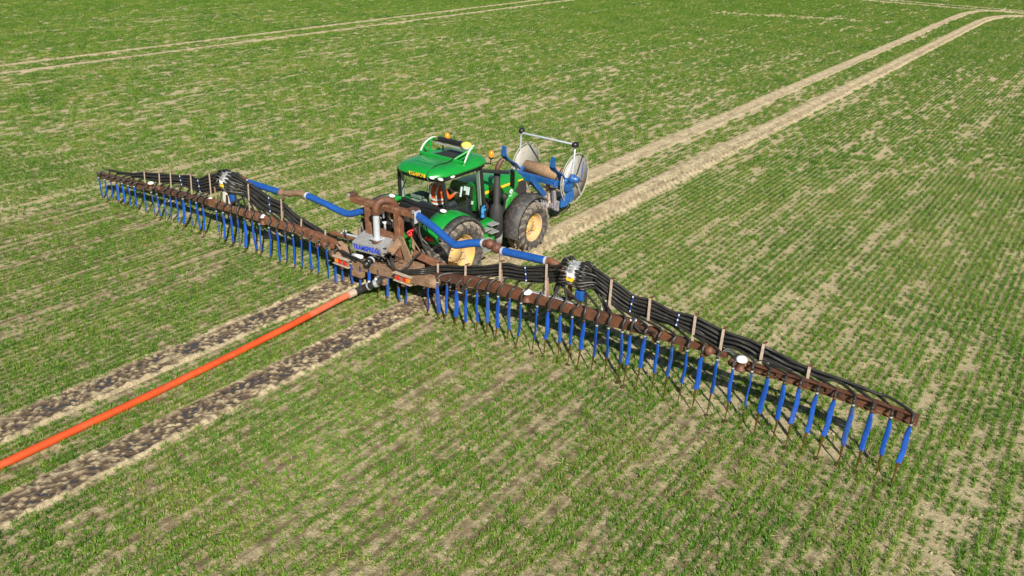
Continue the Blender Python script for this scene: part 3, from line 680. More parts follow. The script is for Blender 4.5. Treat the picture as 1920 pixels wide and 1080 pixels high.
# grey cables and hydraulic pipes lying along the beams
def cable(pts, off, r, m, name='hydraulic_line'): return part(MB().tube(spline([pB(x, y, off) for x, y in pts], 6), r, 7), name, m)
for k in range(4):
    cable([(945+k*2, 537-k), (985, 545-k+k % 2*3), (1015, 552-k), (1045, 560-k*1.2), (1075, 570-k)], .03+k*.02, .011, ('galv_white', 'hose_black', 'galv', 'hose_black')[k])
    cable([(1100, 581-k), (1130, 586-k*1.5+k % 2*3), (1160, 594-k), (1190, 606-k)], .03+k*.02, .012, ('hose_black', 'galv', 'hose_black', 'hose_black')[k])
    cable([(470, 399-k), (490, 404-k*1.5+k % 2*3), (520, 412-k), (550, 421-k)], .03+k*.02, .011, ('galv_white', 'hose_black', 'galv', 'hose_black')[k])
    cable([(395, 376-k), (410, 380-k*1.5+k % 2*2), (430, 386-k), (445, 391-k)], .03+k*.02, .011, ('hose_black', 'galv', 'hose_black', 'hose_black')[k])
    cable([(1190, 609+k), (1205, 618+k % 2*6), (1220, 624-k), (1235, 627+k)], -.09-k*.01, .011, 'hose_black')
    cable([(1352, 660+k), (1365, 652+k*2), (1380, 662+k), (1395, 668-k)], .02+k*.01, .010, ('hose_black', 'galv')[k % 2])
    cable([(1415, 678-k), (1428, 676+k), (1442, 684-k)], .02+k*.01, .010, ('hose_black', 'galv')[k % 2])
part(MB().prism([pB(412, 345, .1), pB(420, 343, .1), pB(429, 384, .1), pB(421, 386, .1)], (0, .05, 0)), 'support_plate', 'cream', bevel=.004)
part(MB().prism([pB(1128, 565, .12), pB(1139, 562, .12), pB(1141, 586, .12), pB(1127, 586, .12)], (0, .03, 0)), 'support_plate', 'cream', bevel=.004)
for px, py in ((402, 350), (410, 352)): part(MB().bar(pB(px, py, .1), pB(px+4, py+28, .06), .03, .03), 'support_post', 'rust_pale')
# ---- blue delivery pipes with rust joints
def pipe(pts, r, name, m, n=8, seg=14): return part(MB().tube(spline(pts, n), r, seg), name, m)
def ring(c, d, r, m='galv_white', w_=.05): c = Vector(c); d = Vector(d).normalized(); return part(MB().tube([c-d*w_/2, c+d*w_/2], r, 14), 'pipe_clamp', m)
OFFP = .32
a, b = pB(466, 342, OFFP), pB(528, 361, OFFP); pipe([a, (a+b)/2, b], .085, 'delivery_pipe', 'pipe_blue'); ring(a, b-a, .094); ring(b, b-a, .094)
pipe([pB(438, 336, .22), pB(450, 334, .28), pB(459, 338, OFFP), pB(468, 342, OFFP)], .08, 'elbow', 'rust_clean')
c, d, e, f = pB(528, 361, OFFP), pB(545, 363, OFFP), pB(562, 362, OFFP), pB(574, 367, OFFP); pipe([c, d, e, f], .075, 'rigid_pipe', 'rust_pale'); 
part(MB().sphere(c, .10), 'swivel_joint', 'rust_pale'); part(MB().sphere(f, .10), 'swivel_joint', 'rust_pale')
g0, g1, g2, g3, g4 = pB(576, 367, OFFP), pB(612, 383, .34), pB(645, 399, .38), pB(662, 400, .42), pY(684, 394, .47); pipe([g0, g1, g2, g3, g4], .083, 'delivery_pipe', 'pipe_blue'); ring(g0, g1-g0, .096)
part(MB().bar(pB(530, 364, .3), pB(530, 420, .05), .06, .06), 'pipe_post', 'rust_clean')
h0, h1, h2, h3, h4 = pY(782, 403, .30), pY(815, 428, .22), pY(848, 456, .16), pY(860, 459, .17), pB(906, 456, .24)
pipe([h0, h1, h2, h3, (h3+h4)/2+V(0, 0, .02), h4], .088, 'delivery_pipe', 'pipe_blue'); ring(h4, (1, 0, 0), .098)
j0, j1, j2, j3 = pB(908, 456, .24), pB(919, 458, .24), pB(929, 462, .26), pB(941, 470, .28)
pipe([j0, j1, j2, j3], .085, 'elbow', 'rust_clean'); part(MB().sphere(j1, .115), 'swivel_joint', 'rust_clean'); part(MB().sphere(j2+V(.03, 0, -.03), .12), 'swivel_joint', 'rust_clean')
k0, k1 = pB(943, 471, .28), pB(1024, 489, .28); pipe([k0, (k0+k1)/2, k1], .088, 'delivery_pipe', 'pipe_blue'); ring(k0, k1-k0, .097); ring(k1, k1-k0, .097)
pipe([k1, pB(1034, 491, .27), pB(1044, 498, .25), pB(1056, 508, .22), pB(1068, 512, .2)], .085, 'elbow', 'rust')
part(MB().bar(pB(938, 474, .26), pB(941, 545, -.02), .05, .06), 'pipe_post', 'rust_clean'); part(MB().bar(pB(1025, 495, .24), pB(1028, 566, 0), .05, .06), 'pipe_post', 'rust_clean')

# ---- centre frame
CB = MB(); a, b = pY(637, 486, -.06), pY(812, 528, -.06)
part(MB().bar(a, b, .22, .24), 'centre_beam', 'rust_pale', bevel=.015)
for px, py, ln_ in ((672, 513, .35), (715, 526, .35)): c = pY(px, py, -.2); part(MB().box(c, (.32, .14, .14)), 'beam_bracket', 'rust_pale', bevel=.01)
part(MB().lathe(pY(805, 528, -.05), (1, 0, .06), [(-.18, .001), (-.18, .12), (.25, .12), (.25, .001)], 18), 'wing_pivot', 'rust_pale')
part(MB().lathe(pY(632, 478, -.05), (1, 0, .06), [(-.2, .001), (-.2, .11), (.2, .11), (.2, .001)], 18), 'wing_pivot', 'rust_pale')
MY = .30
tl, tr = pY(660, 372, MY), pY(779, 403, MY); part(MB().bar(tl, tr, .17, .16), 'top_rail', 'rust', bevel=.03)
for q, s_ in ((tl, -1), (tr, 1)):
    part(MB().box(q+V(s_*-.04, .0, .10), (.20, .16, .12)), 'rail_lug', 'rust_dark', bevel=.01)
    part(MB().disc(q+V(s_*.02, -.09, .10), (0, 1, 0), .045, .03, 14), 'rail_pin', 'galv')
part(MB().box(tr+V(.08, -.02, -.02), (.02, .2, .28)), 'end_plate', 'galv_white')
lp0, lp1 = pY(691, 386, MY), pY(702, 470, MY); part(MB().bar(lp0, V(lp0.x+.03, MY, lp1.z), .16, .16), 'mast_post', 'rust', bevel=.012)
rp0, rp1 = pY(747, 400, MY), pY(747, 506, MY); part(MB().bar(rp0, V(rp0.x+.01, MY, rp1.z), .17, .17), 'mast_post', 'rust', bevel=.012)
m0, m1 = pY(697, 428, MY), pY(742, 446, MY); part(MB().bar(m0, m1, .14, .13), 'cross_rail', 'rust', bevel=.012)
pc0 = pY(749, 452, MY-.1)
part(MB().prism([pc0+V(-.10, 0, .10), pc0+V(.10, 0, .12), pY(783, 512, MY-.1), pY(768, 514, MY-.1), pc0+V(.02, 0, -.16)], (0, .03, 0)), 'brace', 'rust_pale', bevel=.005)
part(MB().prism([pc0+V(.10, .22, .14), pc0+V(.16, .22, .05), pY(800, 492, MY+.12), pY(795, 484, MY+.12)], (0, .03, 0)), 'brace', 'rust_pale', bevel=.005)
part(MB().bar(pY(702, 436, MY-.02), pY(672, 462, MY-.06), .12, .10), 'brace', 'rust', bevel=.008)
part(MB().bar(pc0+V(.02, 0, .02), pY(731, 474, .06), .05, .18), 'brace', 'rust_pale', bevel=.008)
part(MB().bar(pY(775, 474, .32), pY(835, 502, .72), .10, .16), 'lower_link', 'rust', bevel=.008); part(MB().bar(pY(700, 470, .32), pY(740, 472, 1.0), .10, .14), 'lower_link', 'rust_dark', bevel=.008)
part(MB().box(pY(765, 500, .15), (.6, .5, .12)), 'floor_plate', 'rust_pale', bevel=.01)
part(MB().tube([pY(622, 437, .25), pY(682, 450, .28)], .062, 12), 'folding_ram', 'rust'); part(MB().tube([pY(640, 437, .22), pY(678, 446, .26)], .028, 10), 'ram_rod', 'galv_white')
part(MB().bar(pY(645, 430, .1), pY(660, 478, -.1), .03, .03), 'marker_stalk', 'hose_black'); 
part(MB().box(pY(646, 433, .1), (.10, .03, .06)), 'stalk_head', 'cream')
# galvanised header box with its lettering
B0, B1, B2, B3 = pY(660, 452.5, -.12), pY(716, 466, -.12), pY(717, 482.5, -.12), pY(661, 468, -.12)
up = V(.0, .42, .17)
hb = MB(); T0, T1 = B0+up, B1+up
hb.add([B0, B1, B2, B3, T0, T1, T1+V(0, 0, -.30), T0+V(0, 0, -.30)], [(0, 1, 2, 3), (0, 4, 5, 1), (1, 5, 6, 2), (0, 3, 7, 4), (4, 7, 6, 5), (3, 2, 6, 7)])
hbx = part(hb, 'header_box', 'galv_dull', bevel=.008, label='galvanised sheet metal box with blue lettering')
xd = (B1-B0).normalized(); nrm = xd.cross(B0-B3).normalized(); cc = (B0+B1+B2+B3)/4
if nrm.y > 0: nrm = -nrm
text_part('TRAMSPREAD', .17, cc+nrm*.012, xd, (B0-B3), 'letter_blue', 'lettering', hbx, .004, (B1-B0).length*.93)
# riser pipe and its bend
g0, g1 = pX(707, 447, -.08), pX(706, 398, -.08); g1 = V(g0.x, g0.y, g1.z)
part(MB().tube([g0, g1], .078, 18), 'riser_pipe', 'galv_white'); part(MB().box(g0, (.26, .26, .025)), 'flange_plate', 'galv_white', bevel=.004); part(MB().disc(g1, (0, 0, 1), .14, .03), 'flange_plate', 'rust_clean')
part(MB().lathe(g0+V(0, 0, -.10), (0, 0, 1), [(0, .001), (0, .13), (.09, .11), (.09, .001)], 16), 'riser_base', 'rust_clean')
bend = [g1+V(0, 0, .0), g1+V(0, 0, .10), g1+V(.04, .08, .24), g1+V(.12, .22, .27), g1+V(.20, .36, .20), g1+V(.22, .44, .0), g1+V(.22, .44, -.3)]
pipe(bend, .088, 'pipe_bend', 'rust_clean')
# filters, motor, valves and hydraulic hoses under and behind the box
part(MB().lathe(pY(670, 480, -.14), xd, [(-.15, .001), (-.15, .05), (.15, .05), (.18, .03), (.18, .001)], 14), 'filter_canister', 'white')
part(MB().lathe(pY(692, 490, -.25), (.25, -.95, -.1), [(-.1, .001), (-.1, .085), (.10, .085), (.10, .07), (.02, .06), (.02, .001)], 20), 'hydraulic_motor', 'black')
part(MB().lathe(pY(695, 489, -.2), (.25, -.95, -.1), [(-.03, .1), (.03, .1)], 20), 'motor_collar', 'galv_white')
for k in range(26):
    x, y = rs.uniform(694, 742), rs.uniform(470, 500); p0 = pY(x, y, rs.uniform(-.12, .15)); p3 = pY(x+rs.uniform(-12, 22), y+rs.uniform(-8, 14), rs.uniform(-.15, .25))
    part(MB().tube(spline([p0, p0+V(rs.uniform(-.1, .1), -.05, rs.uniform(.02, .14)), p3+V(rs.uniform(-.1, .1), -.05, rs.uniform(0, .1)), p3], 5), rs.choice([.010, .013, .016]), 6), 'hydraulic_line', rs.choice(['hose_black', 'hose_black', 'hose_steel']))
for px, py in ((719, 402), (722, 424), (738, 420), (731, 405), (778, 410), (776, 416)):
    part(MB().lathe(pY(px, py, .42), (0, 0, 1), [(-.09, .001), (-.09, .03), (.07, .035), (.09, .06), (.11, .06), (.11, .001)], 12), 'valve_body', rs.choice(['white', 'galv_white', 'rust_pale']))
for px, py, m in ((712, 412, 'black'), (733, 418, 'black'), (729, 398, 'black')): part(MB().sphere(pY(px, py, .55), .13, (1, .7, 1.25), 12, 8), 'accumulator', m)
part(MB().box(pY(763, 403, .5), (.16, .05, .30)), 'cable_box', 'galv_white', bevel=.006)
for k in range(12):
    x, y = rs.uniform(766, 800), rs.uniform(406, 425); p0 = pY(x, y, rs.uniform(.4, .7)); p3 = pY(rs.uniform(780, 812), rs.uniform(455, 478), rs.uniform(.5, .9))
    part(MB().tube(spline([p0, p0+V(.02, -.04, .05), (p0+p3)/2+V(rs.uniform(-.12, .12), -.06, 0), p3], 6), rs.choice([.010, .014, .018]), 6), 'hydraulic_line', rs.choice(['hose_black', 'hose_black', 'hose_black', 'hose_steel']))
for k in range(7): part(MB().tube(spline([pY(765+rs.uniform(0, 8), 430+rs.uniform(0, 16), .5), pY(763+rs.uniform(0, 9), 436+rs.uniform(0, 8), .42), pY(764+rs.uniform(0, 8), 440+rs.uniform(0, 8), .5)], 5), .018, 7), 'hydraulic_line', 'hydraulic_red')
part(MB().tube([pY(772, 433, .45), pY(779, 425, .5)], .03, 10), 'coupler', 'hydraulic_red')
part(MB().tube(spline([pY(790, 472, .3), pY(778, 482, .1), pY(765, 498, -.15), pY(752, 508, -.25), pY(742, 507, -.25), pY(732, 498, -.2), pY(727, 488, -.2)], 6), .024, 8), 'hydraulic_line', 'hose_black')
for k in range(3): part(MB().tube(spline([pY(733+k*2, 486, -.1), pY(735+k*2, 500+k, -.2), pY(744+k*3, 508+k, -.2), pY(760+k*4, 507+k*3, -.2), pY(790, 506+k*3.5, -.15), pB(815, 503+k*4, .1)], 6), .026, 8), 'supply_hose', 'hose_black')
part(MB().tube(spline([pY(625, 462, .05), pY(640, 472, -.08), pY(665, 482, -.18), pY(690, 497, -.22)], 6), .03, 8), 'supply_hose', 'hose_black')
part(MB().tube(spline([pY(628, 468, .0), pY(645, 478, -.1), pY(668, 490, -.2)], 6), .03, 8), 'supply_hose', 'hose_black')
for k in range(3): part(MB().tube(spline([pY(628, 452+k*3, .1), pY(636, 458+k*3, .05), pY(643, 464+k*2, .1)], 5), .014, 6), 'hydraulic_line', 'hose_black')
part(MB().prism([pY(622, 455, .0), pY(640, 452, .15), pY(663, 474, .1), pY(660, 490, -.05), pY(640, 480, -.08)], (0, .02, 0)), 'guard_plate', 'rust_pale')
# rear light boards
def light_board(px, py, lamps, wdt):
    c = pY(px, py, -.32); root = part(MB().box(c, (wdt, .03, .16)), 'light_board', 'rust_pale', bevel=.004)
    part(MB().box(c+V(0, -.02, .095), (wdt*1.06, .10, .018)), 'board_rim', 'strap', root); part(MB().box(c+V(0, -.02, -.095), (wdt*1.06, .08, .018)), 'board_rim', 'strap', root)
    for kind, dx in lamps:
        q = c+V(dx, -.022, 0)
        if kind == 'tri': part(MB().prism([q+V(-.075, 0, -.055), q+V(.075, 0, -.055), q+V(0, 0, .065)], (0, -.012, 0)), 'reflector', 'lamp_red', root)
        else: part(MB().box(q, (.10, .03, .11)), 'rear_lamp', kind, root, .006)
    part(MB().prism([c+V(-.10, .02, -.10), c+V(.12, .02, -.10), c+V(.0, .02, -.22), c+V(-.08, .02, -.22)], (0, .03, 0)), 'board_arm', 'rust_pale', root)
light_board(756, 522, (('tri', -.14), ('lamp_red', .06), ('lamp_amber', .165)), .50)
light_board(641, 490, (('lamp_amber', -.16), ('lamp_red', -.05), ('tri', .13)), .50)
# inlet pipe towards the drag hose
i0, i1, i2, i3 = pY(722, 520, -.05), pY(705, 531, -.40), pX(680, 541, -.12), pX(662, 549, -.15)
part(MB().tube(spline([i0, i1, i2, i3], 8), .085, 16), 'inlet_pipe', 'black_matt')
for q in (i1, i1*.5+i2*.5): part(MB().tube([q-(i3-i1).normalized()*.04, q+(i3-i1).normalized()*.04], .10, 14), 'pipe_clamp', 'galv'); part(MB().sphere(q+V(0, 0, .10), .04, (1, 1, 1), 8, 6), 'clamp_latch', 'galv_white')

# ---- drag hose on the ground
DH = thing('drag_hose', 'bright orange drag hose lying along the field behind the machine', 'hose', tuple(pZ(300, 730, .0)))
dd = (i3-i2).normalized()
pts = [i3+dd*.05, i3+dd*.5+V(0, 0, -.02)]+[pZ(px, py, z) for px, py, z in ((560, 602, .17), (480, 643, .09), (380, 693, .075), (260, 751, .072), (120, 816, .072), (0, 873, .072), (-150, 945, .072), (-330, 1033, .072), (-520, 1122, .072))]
PT = spline(pts, 8); k = 14
part(MB().tube(PT[:k+1], .074, 18), 'hose_tail', 'orange_hose_dusty', DH, label='pale dusty orange hose end'); part(MB().tube(PT[k:], .074, 18), 'hose_body', 'orange_hose', DH)
part(MB().tube([PT[0]-dd*.10, PT[0]+dd*.10], .094, 18), 'coupling', 'strap', DH)

# ================================================================== TRACTOR
TR = thing('tractor', 'green farm tractor with yellow wheels pulling the dribble bar', 'tractor', (0, 3.0, 0))
def tp(mb, name, m, parent=TR, bevel=0., label=None): return part(mb, name, m, parent, bevel, label)
def wheel(x, y, R0, wd, rim_r, sgn, nl, steer=0.):
    c = V(x, y, R0-.03); Ro = R0*.935; h = wd/2
    prof = [(-h*.72, rim_r*.98), (-h*.98, rim_r*1.10), (-h*1.05, (rim_r+Ro)*.52), (-h*.98, Ro*.90), (-h*.84, Ro*.965), (-h*.4, Ro*.99), (0, Ro), (h*.4, Ro*.99), (h*.84, Ro*.965), (h*.98, Ro*.90), (h*1.05, (rim_r+Ro)*.52), (h*.98, rim_r*1.10), (h*.72, rim_r*.98)]
    W = tp(MB().lathe(c, (1, 0, 0), prof, 48), 'wheel', 'tyre', label=None); W.name = 'wheel'
    lm = MB()
    for s_ in (-1, 1):
        for k in range(nl):
            a0 = 2*math.pi*(k+(.5 if s_ > 0 else 0))/nl; rings = []
            for t in (0, .35, .7, 1.0, 1.12):
                xx = s_*h*(.02+.98*min(t, 1.0)); an = a0+.30*t*(1.9/ R0)*.55; rr = Ro*(1.0-.012*t) if t < 1 else Ro*(.945 if t == 1.0 else .86)
                if t > 1: xx = s_*h*1.06
                top = (R0-Ro)*1.05 if t < 1.05 else .012
                hw = .034*(1.2 if t > .9 else 1)/rr
                def pt(an_, r_): return c+V(xx, math.sin(an_)*r_, math.cos(an_)*r_)
                rings.append([pt(an-hw*1.25, rr-.02), pt(an-hw, rr+top), pt(an+hw, rr+top), pt(an+hw*1.25, rr-.02)])
            lm.loft(rings, smooth=False)
    tp(lm, 'tread_lugs', 'lug', W)
    o = sgn                                              # outward side
    rp = [(o*h*.75, rim_r*1.04), (o*h*.78, rim_r), (o*h*.62, rim_r*.93), (o*h*.10, rim_r*.86), (o*h*.05, rim_r*.74), (o*h*.16, rim_r*.50), (o*h*.20, rim_r*.36), (o*h*.36, rim_r*.33), (o*h*.38, rim_r*.05), (o*h*.38, .001)]
    rim = tp(MB().lathe(c, (1, 0, 0), rp, 40), 'rim', 'rim', W)
    tp(MB().lathe(c, (1, 0, 0), [(-o*h*.75, rim_r*1.04), (-o*h*.75, rim_r*.9), (o*h*.08, rim_r*.85)], 32), 'rim_barrel', 'muddy', W)
    for k in range(8):
        a = 2*math.pi*k/8; q = c+V(o*h*.22, math.sin(a)*rim_r*.45, math.cos(a)*rim_r*.45); tp(MB().lathe(q, (o, 0, 0), [(-.02, .025), (.03, .025), (.03, .001)], 6), 'wheel_nut', 'rim', W)
    for k in range(4):
        a = 2*math.pi*k/4+.5; q = c+V(o*h*.12, math.sin(a)*rim_r*.72, math.cos(a)*rim_r*.72); tp(MB().box(q, (.05, .13, .13), Matrix.Rotation(-a, 3, 'X')), 'rim_clamp', 'rim', W, .01)
    return c
RWY, FWY = 1.50, 4.62
for s_ in (-1, 1):
    wheel(s_*1.07, RWY, .895, .62, .52, s_, 19); wheel(s_*1.07, FWY, .70, .50, .39, s_, 17)
tp(MB().tube([(-.9, RWY, .9), (.9, RWY, .9)], .16, 14), 'rear_axle', 'muddy'); tp(MB().tube([(-.9, FWY, .66), (.9, FWY, .66)], .11, 12), 'front_axle', 'muddy')
tp(MB().box((0, 3.3, .92), (.52, 3.8, .50)), 'chassis', 'black_matt', bevel=.03); tp(MB().box((0, 1.25, 1.0), (.7, .8, .62)), 'transmission', 'green_dusty', bevel=.05)
for s_ in (-1, 1): tp(MB().lathe((s_*.55, RWY, .9), (1, 0, 0), [(-.15, .001), (-.15, .28), (.1, .24), (.2, .18), (.2, .001)], 20), 'axle_housing', 'green_dusty')
# bonnet: lofted rounded sections
def sect(y, hw, z0, z1, r, n=5):
    pts = []
    pts.append(V(hw, y, z0))
    for k in range(n+1): a = math.pi/2*k/n; pts.append(V(hw-r+r*math.cos(a), y, z1-r+r*math.sin(a)))
    for k in range(n+1): a = math.pi/2+math.pi/2*k/n; pts.append(V(-hw+r+r*math.cos(a), y, z1-r+r*math.sin(a)))
    pts.append(V(-hw, y, z0)); return pts
bon = tp(MB().loft([sect(3.12, .43, 1.35, 2.06, .20), sect(3.6, .45, 1.30, 2.05, .22), sect(4.3, .45, 1.28, 2.0, .24), sect(4.85, .43, 1.22, 1.93, .25), sect(5.25, .40, 1.15, 1.84, .24), sect(5.48, .34, 1.12, 1.74, .22), sect(5.58, .24, 1.15, 1.60, .18)]), 'bonnet', 'green')
for s_ in (-1, 1):
    tp(MB().prism([V(s_*.452, 4.78, 1.24), V(s_*.425, 5.28, 1.16), V(s_*.36, 5.48, 1.18), V(s_*.36, 5.47, 1.55), V(s_*.425, 5.22, 1.68), V(s_*.446, 4.95, 1.70)], (s_*.012, 0, 0)), 'side_grille', 'grille', bon)
    tp(MB().prism([V(s_*.455, 3.2, 1.72), V(s_*.462, 4.3, 1.72), V(s_*.452, 4.85, 1.715), V(s_*.43, 5.2, 1.70), V(s_*.43, 5.2, 1.735), V(s_*.452, 4.85, 1.775), V(s_*.462, 4.3, 1.79), V(s_*.455, 3.2, 1.80)], (s_*.012, 0, 0)), 'bonnet_stripe', 'yellow', bon)
    tp(MB().prism([V(s_*.462, 3.5, 1.30), V(s_*.464, 4.05, 1.30), V(s_*.464, 4.1, 1.55), V(s_*.462, 3.5, 1.58)], (s_*.012, 0, 0)), 'side_grille', 'grille', bon)
    tp(MB().lathe((s_*.40, 4.72, 1.12), (s_, 0, 0), [(.0, .36), (.06, .34), (.09, .25), (.095, .001)], 26), 'side_panel', 'green_dusty')
    tp(MB().box((s_*.34, 4.1, 1.12), (.24, 1.3, .42)), 'engine_block', 'black_matt', bevel=.02)
    # the yellow badge and white emblem behind the stripe
    tp(MB().prism([V(s_*.474, 3.72, 1.585), V(s_*.474, 3.98, 1.585), V(s_*.474, 4.03, 1.655), V(s_*.474, 3.98, 1.71), V(s_*.474, 3.72, 1.71)], (s_*.008, 0, 0)), 'model_badge', 'yellow', bon)
q = V(.470, 4.62, 1.52)
em = MB()
for dy, dz, r in ((-.045, .0, .034), (0, .025, .04), (.045, .0, .034), (-.02, -.035, .03), (.025, -.035, .03)): em.disc(q+V(0, dy, dz), (1, 0, 0), r, .006, 12)
em.box(q+V(0, 0, -.115), (.006, .16, .028)); tp(em, 'emblem', 'white', bon)
tp(MB().disc(V(.471, 4.66, 1.665), (1, 0, 0), .028, .008, 12), 'badge', 'yellow', bon)
tp(MB().box((0, 5.55, 1.35), (.5, .05, .36)), 'front_grille', 'grille', bevel=.01)
# front mudguards
for s_ in (-1, 1):
    rings = []
    for k in range(15):
        a = R(-98+k*10.2); rr = .83+.03*math.cos(a); y_, z_ = FWY+math.sin(a)*rr, .67+math.cos(a)*rr*1.02
        x0, x1 = s_*.80, s_*1.31; dn = V(0, -math.sin(a)*.05, -math.cos(a)*.05); up_ = V(0, math.sin(a)*.012, math.cos(a)*.012)
        rings.append([V(x0, y_, z_)+dn, V(x0, y_, z_), V((x0+x1)/2, y_, z_)+up_*1.6, V(x1, y_, z_), V(x1, y_, z_)+dn*1.4, V(x1, y_, z_)-up_*1.2+V(-s_*.02, 0, 0), V(x0, y_, z_)-up_*1.2+V(s_*.02, 0, 0)])
    tp(MB().loft(rings), 'front_mudguard', 'fender_black'); tp(MB().bar((s_*.5, FWY-.1, 1.0), (s_*.98, FWY-.1, 1.48), .05, .05), 'mudguard_stay', 'black_matt')
# rear mudguards: green shell with black rubber lip
for s_ in (-1, 1):
    rings = []; lip = []
    for k in range(17):
        a = R(-50+k*7.2); rr = .945+.015*math.cos(a); zc = .86
        y_, z_ = RWY+math.sin(a)*rr, zc+math.cos(a)*rr
        x0, x1 = s_*.70, s_*1.20; n_ = V(0, math.sin(a), math.cos(a))
        bul = .05*max(0, math.cos(a-R(-20)))
        rings.append([V(x0, y_, z_)-n_*.02, V(x0, y_, z_)+n_*(bul+.03), V(x0+(x1-x0)*.45, y_, z_)+n_*(bul+.035), V(x0+(x1-x0)*.85, y_, z_)+n_*(bul*.6+.02), V(x1, y_, z_)+n_*.0, V(x1, y_, z_)-n_*.03])
        lip.append([V(x1-s_*.02, y_, z_)+n_*.015, V(x1+s_*.17, y_, z_)-n_*.01, V(x1+s_*.18, y_, z_)-n_*.07, V(x1-s_*.02, y_, z_)-n_*.035])
    fnd = tp(MB().loft(rings), 'rear_mudguard', 'green'); tp(MB().loft(lip), 'rubber_lip', 'fender_black', fnd)
    a = R(-52); e0 = V(s_*.95, RWY+math.sin(a)*.97, .86+math.cos(a)*.97)
    tp(MB().prism([e0+V(-s_*.25, -.02, .16), e0+V(s_*.24, .0, .10), e0+V(s_*.24, -.02, -.12), e0+V(-s_*.20, -.04, -.14)], (0, .10, 0)), 'mudguard_end', 'green', fnd, .02)
    l_ = tp(MB().sphere(e0+V(s_*.06, -.05, 0), .10, (1.35, .4, .52), 18, 8), 'tail_lamp', 'lamp_red', fnd, label='oval red and amber tail lamp'); tp(MB().sphere(e0+V(-s_*.02, -.052, .012), .07, (1.1, .45, .5), 14, 8), 'indicator_lens', 'lamp_amber', l_)
    tp(MB().sphere(V(s_*.84, 1.38, 1.93), .085, (1.1, .8, .5), 16, 8), 'work_lamp', 'lamp_clear', fnd); tp(MB().lathe(V(s_*.84, 1.38, 1.86), (0, 0, 1), [(-.06, .05), (.05, .09), (.06, .09)], 14), 'lamp_housing', 'black', fnd)
    tp(MB().prism([V(s_*.66, 1.2, .9), V(s_*.66, 2.35, 1.0), V(s_*.66, 2.3, 1.60), V(s_*.66, 1.6, 1.78), V(s_*.66, .95, 1.5)], (s_*.04, 0, 0)), 'inner_panel', 'black_matt', fnd)
tp(MB().box((0, 1.50, 1.50), (1.3, .12, .60)), 'cab_back_panel', 'black', bevel=.02)
# cab frame
RB_, RT_ = V(.77, 1.62, 1.84), V(.70, 1.52, 2.62); AB, AT = V(.70, 3.20, 1.20), V(.66, 3.02, 2.60)
def mir(v, s_): return V(v.x*s_, v.y, v.z)
for s_ in (-1, 1):
    tp(MB().tube([mir(RB_, s_)+V(0, 0, -.1), mir(RB_, s_), mir(RT_, s_)], .055, 8), 'cab_pillar', 'black', bevel=0)
    tp(MB().tube([mir(AB, s_), mir(AT, s_)], .05, 8), 'cab_pillar', 'black'); 
    tp(MB().tube([mir(AB, s_), V(s_*.76, 2.75, 1.28), V(s_*.79, 2.35, 1.62), V(s_*.79, 2.0, 1.80), mir(RB_, s_)], .05, 8), 'door_frame', 'black')
    tp(MB().tube([mir(RT_, s_), mir(AT, s_)], .05, 8), 'cab_rail', 'black')
    gl = [mir(RB_, s_)+V(0, .03, 0), V(s_*.79, 2.0, 1.80), V(s_*.79, 2.35, 1.62), V(s_*.76, 2.75, 1.28), mir(AB, s_), mir(AT, s_), mir(RT_, s_)]
    tp(MB().add(gl, [tuple(range(7))]), 'side_window', 'cab_glass')
    tp(MB().bar(V(s_*.80, 2.88, 1.42), V(s_*.80, 2.88, 1.66), .03, .05), 'door_handle', 'black')
    tp(MB().prism([V(s_*.74, 2.3, 1.0), V(s_*.74, 3.2, 1.0), V(s_*.74, 3.2, 1.22), V(s_*.77, 2.75, 1.26), V(s_*.78, 2.4, 1.56)], (s_*.02, 0, 0)), 'cab_side', 'cab_dark')
def quad(a, b, c, d): return MB().add([a, b, c, d], [(0, 1, 2, 3)])
rwin = quad(mir(RB_, -1)+V(.03, -.03, .03), RB_+V(-.03, -.03, .03), RT_+V(-.02, -.03, 0), mir(RT_, -1)+V(.02, -.03, 0)); tp(rwin, 'rear_window', 'cab_glass')
tp(quad(mir(AB, -1), AB, AT, mir(AT, -1)), 'windscreen', 'cab_glass')
tp(MB().tube([mir(RB_, -1), V(0, 1.55, 1.82), RB_], .06, 8), 'window_sill', 'black'); tp(MB().tube([mir(AB, -1), AB], .05, 8), 'scuttle', 'black')
tp(MB().bar(V(-.45, 1.50, 2.42), V(-.62, 1.52, 2.12), .015, .02), 'wiper', 'black')
# roof
def roof_ring(z, ins, n=1):
    base = [(0, 1.24), (.42, 1.27), (.62, 1.36), (.74, 1.62), (.80, 2.0), (.80, 2.75), (.74, 3.15), (.56, 3.34), (.3, 3.40)]
    pts = base+[(-x, y) for x, y in reversed(base[1:])]; out = []
    for x, y in pts:
        d = math.hypot(x, y-2.3); k = max(0, (d-ins)/d); out.append(V(x*k, 2.3+(y-2.3)*k, z))
    return out
rf = tp(MB().loft([roof_ring(2.67, .03), roof_ring(2.695, -.01), roof_ring(2.73, .0), roof_ring(2.80, .06), roof_ring(2.85, .16), roof_ring(2.865, .34), roof_ring(2.865, .5)]), 'roof', 'green')
tp(MB().loft([roof_ring(2.56, .12), roof_ring(2.60, .05), roof_ring(2.672, .035)]), 'roof_fascia', 'black', rf)
tp(MB().prism([V(-.36, 1.72, 2.867), V(.40, 1.72, 2.867), V(.36, 2.25, 2.867), V(-.32, 2.25, 2.867)], (0, 0, .012)), 'roof_panel', 'green', rf, .006)
tp(MB().prism([V(-.34, 2.42, 2.868), V(.38, 2.42, 2.868), V(.30, 2.95, 2.868), V(-.26, 2.95, 2.868)], (0, 0, .03)), 'roof_hatch', 'cab_dark', rf, .01)
for px, py, yy in ((809.6, 333.5, 1.30), (826, 336.5, 1.34), (758, 322, 1.36)): tp(MB().sphere(pY(px, py, yy), .08 if px > 780 else .05, (1, .5, .48), 16, 8), 'work_lamp', 'lamp_clear', rf)
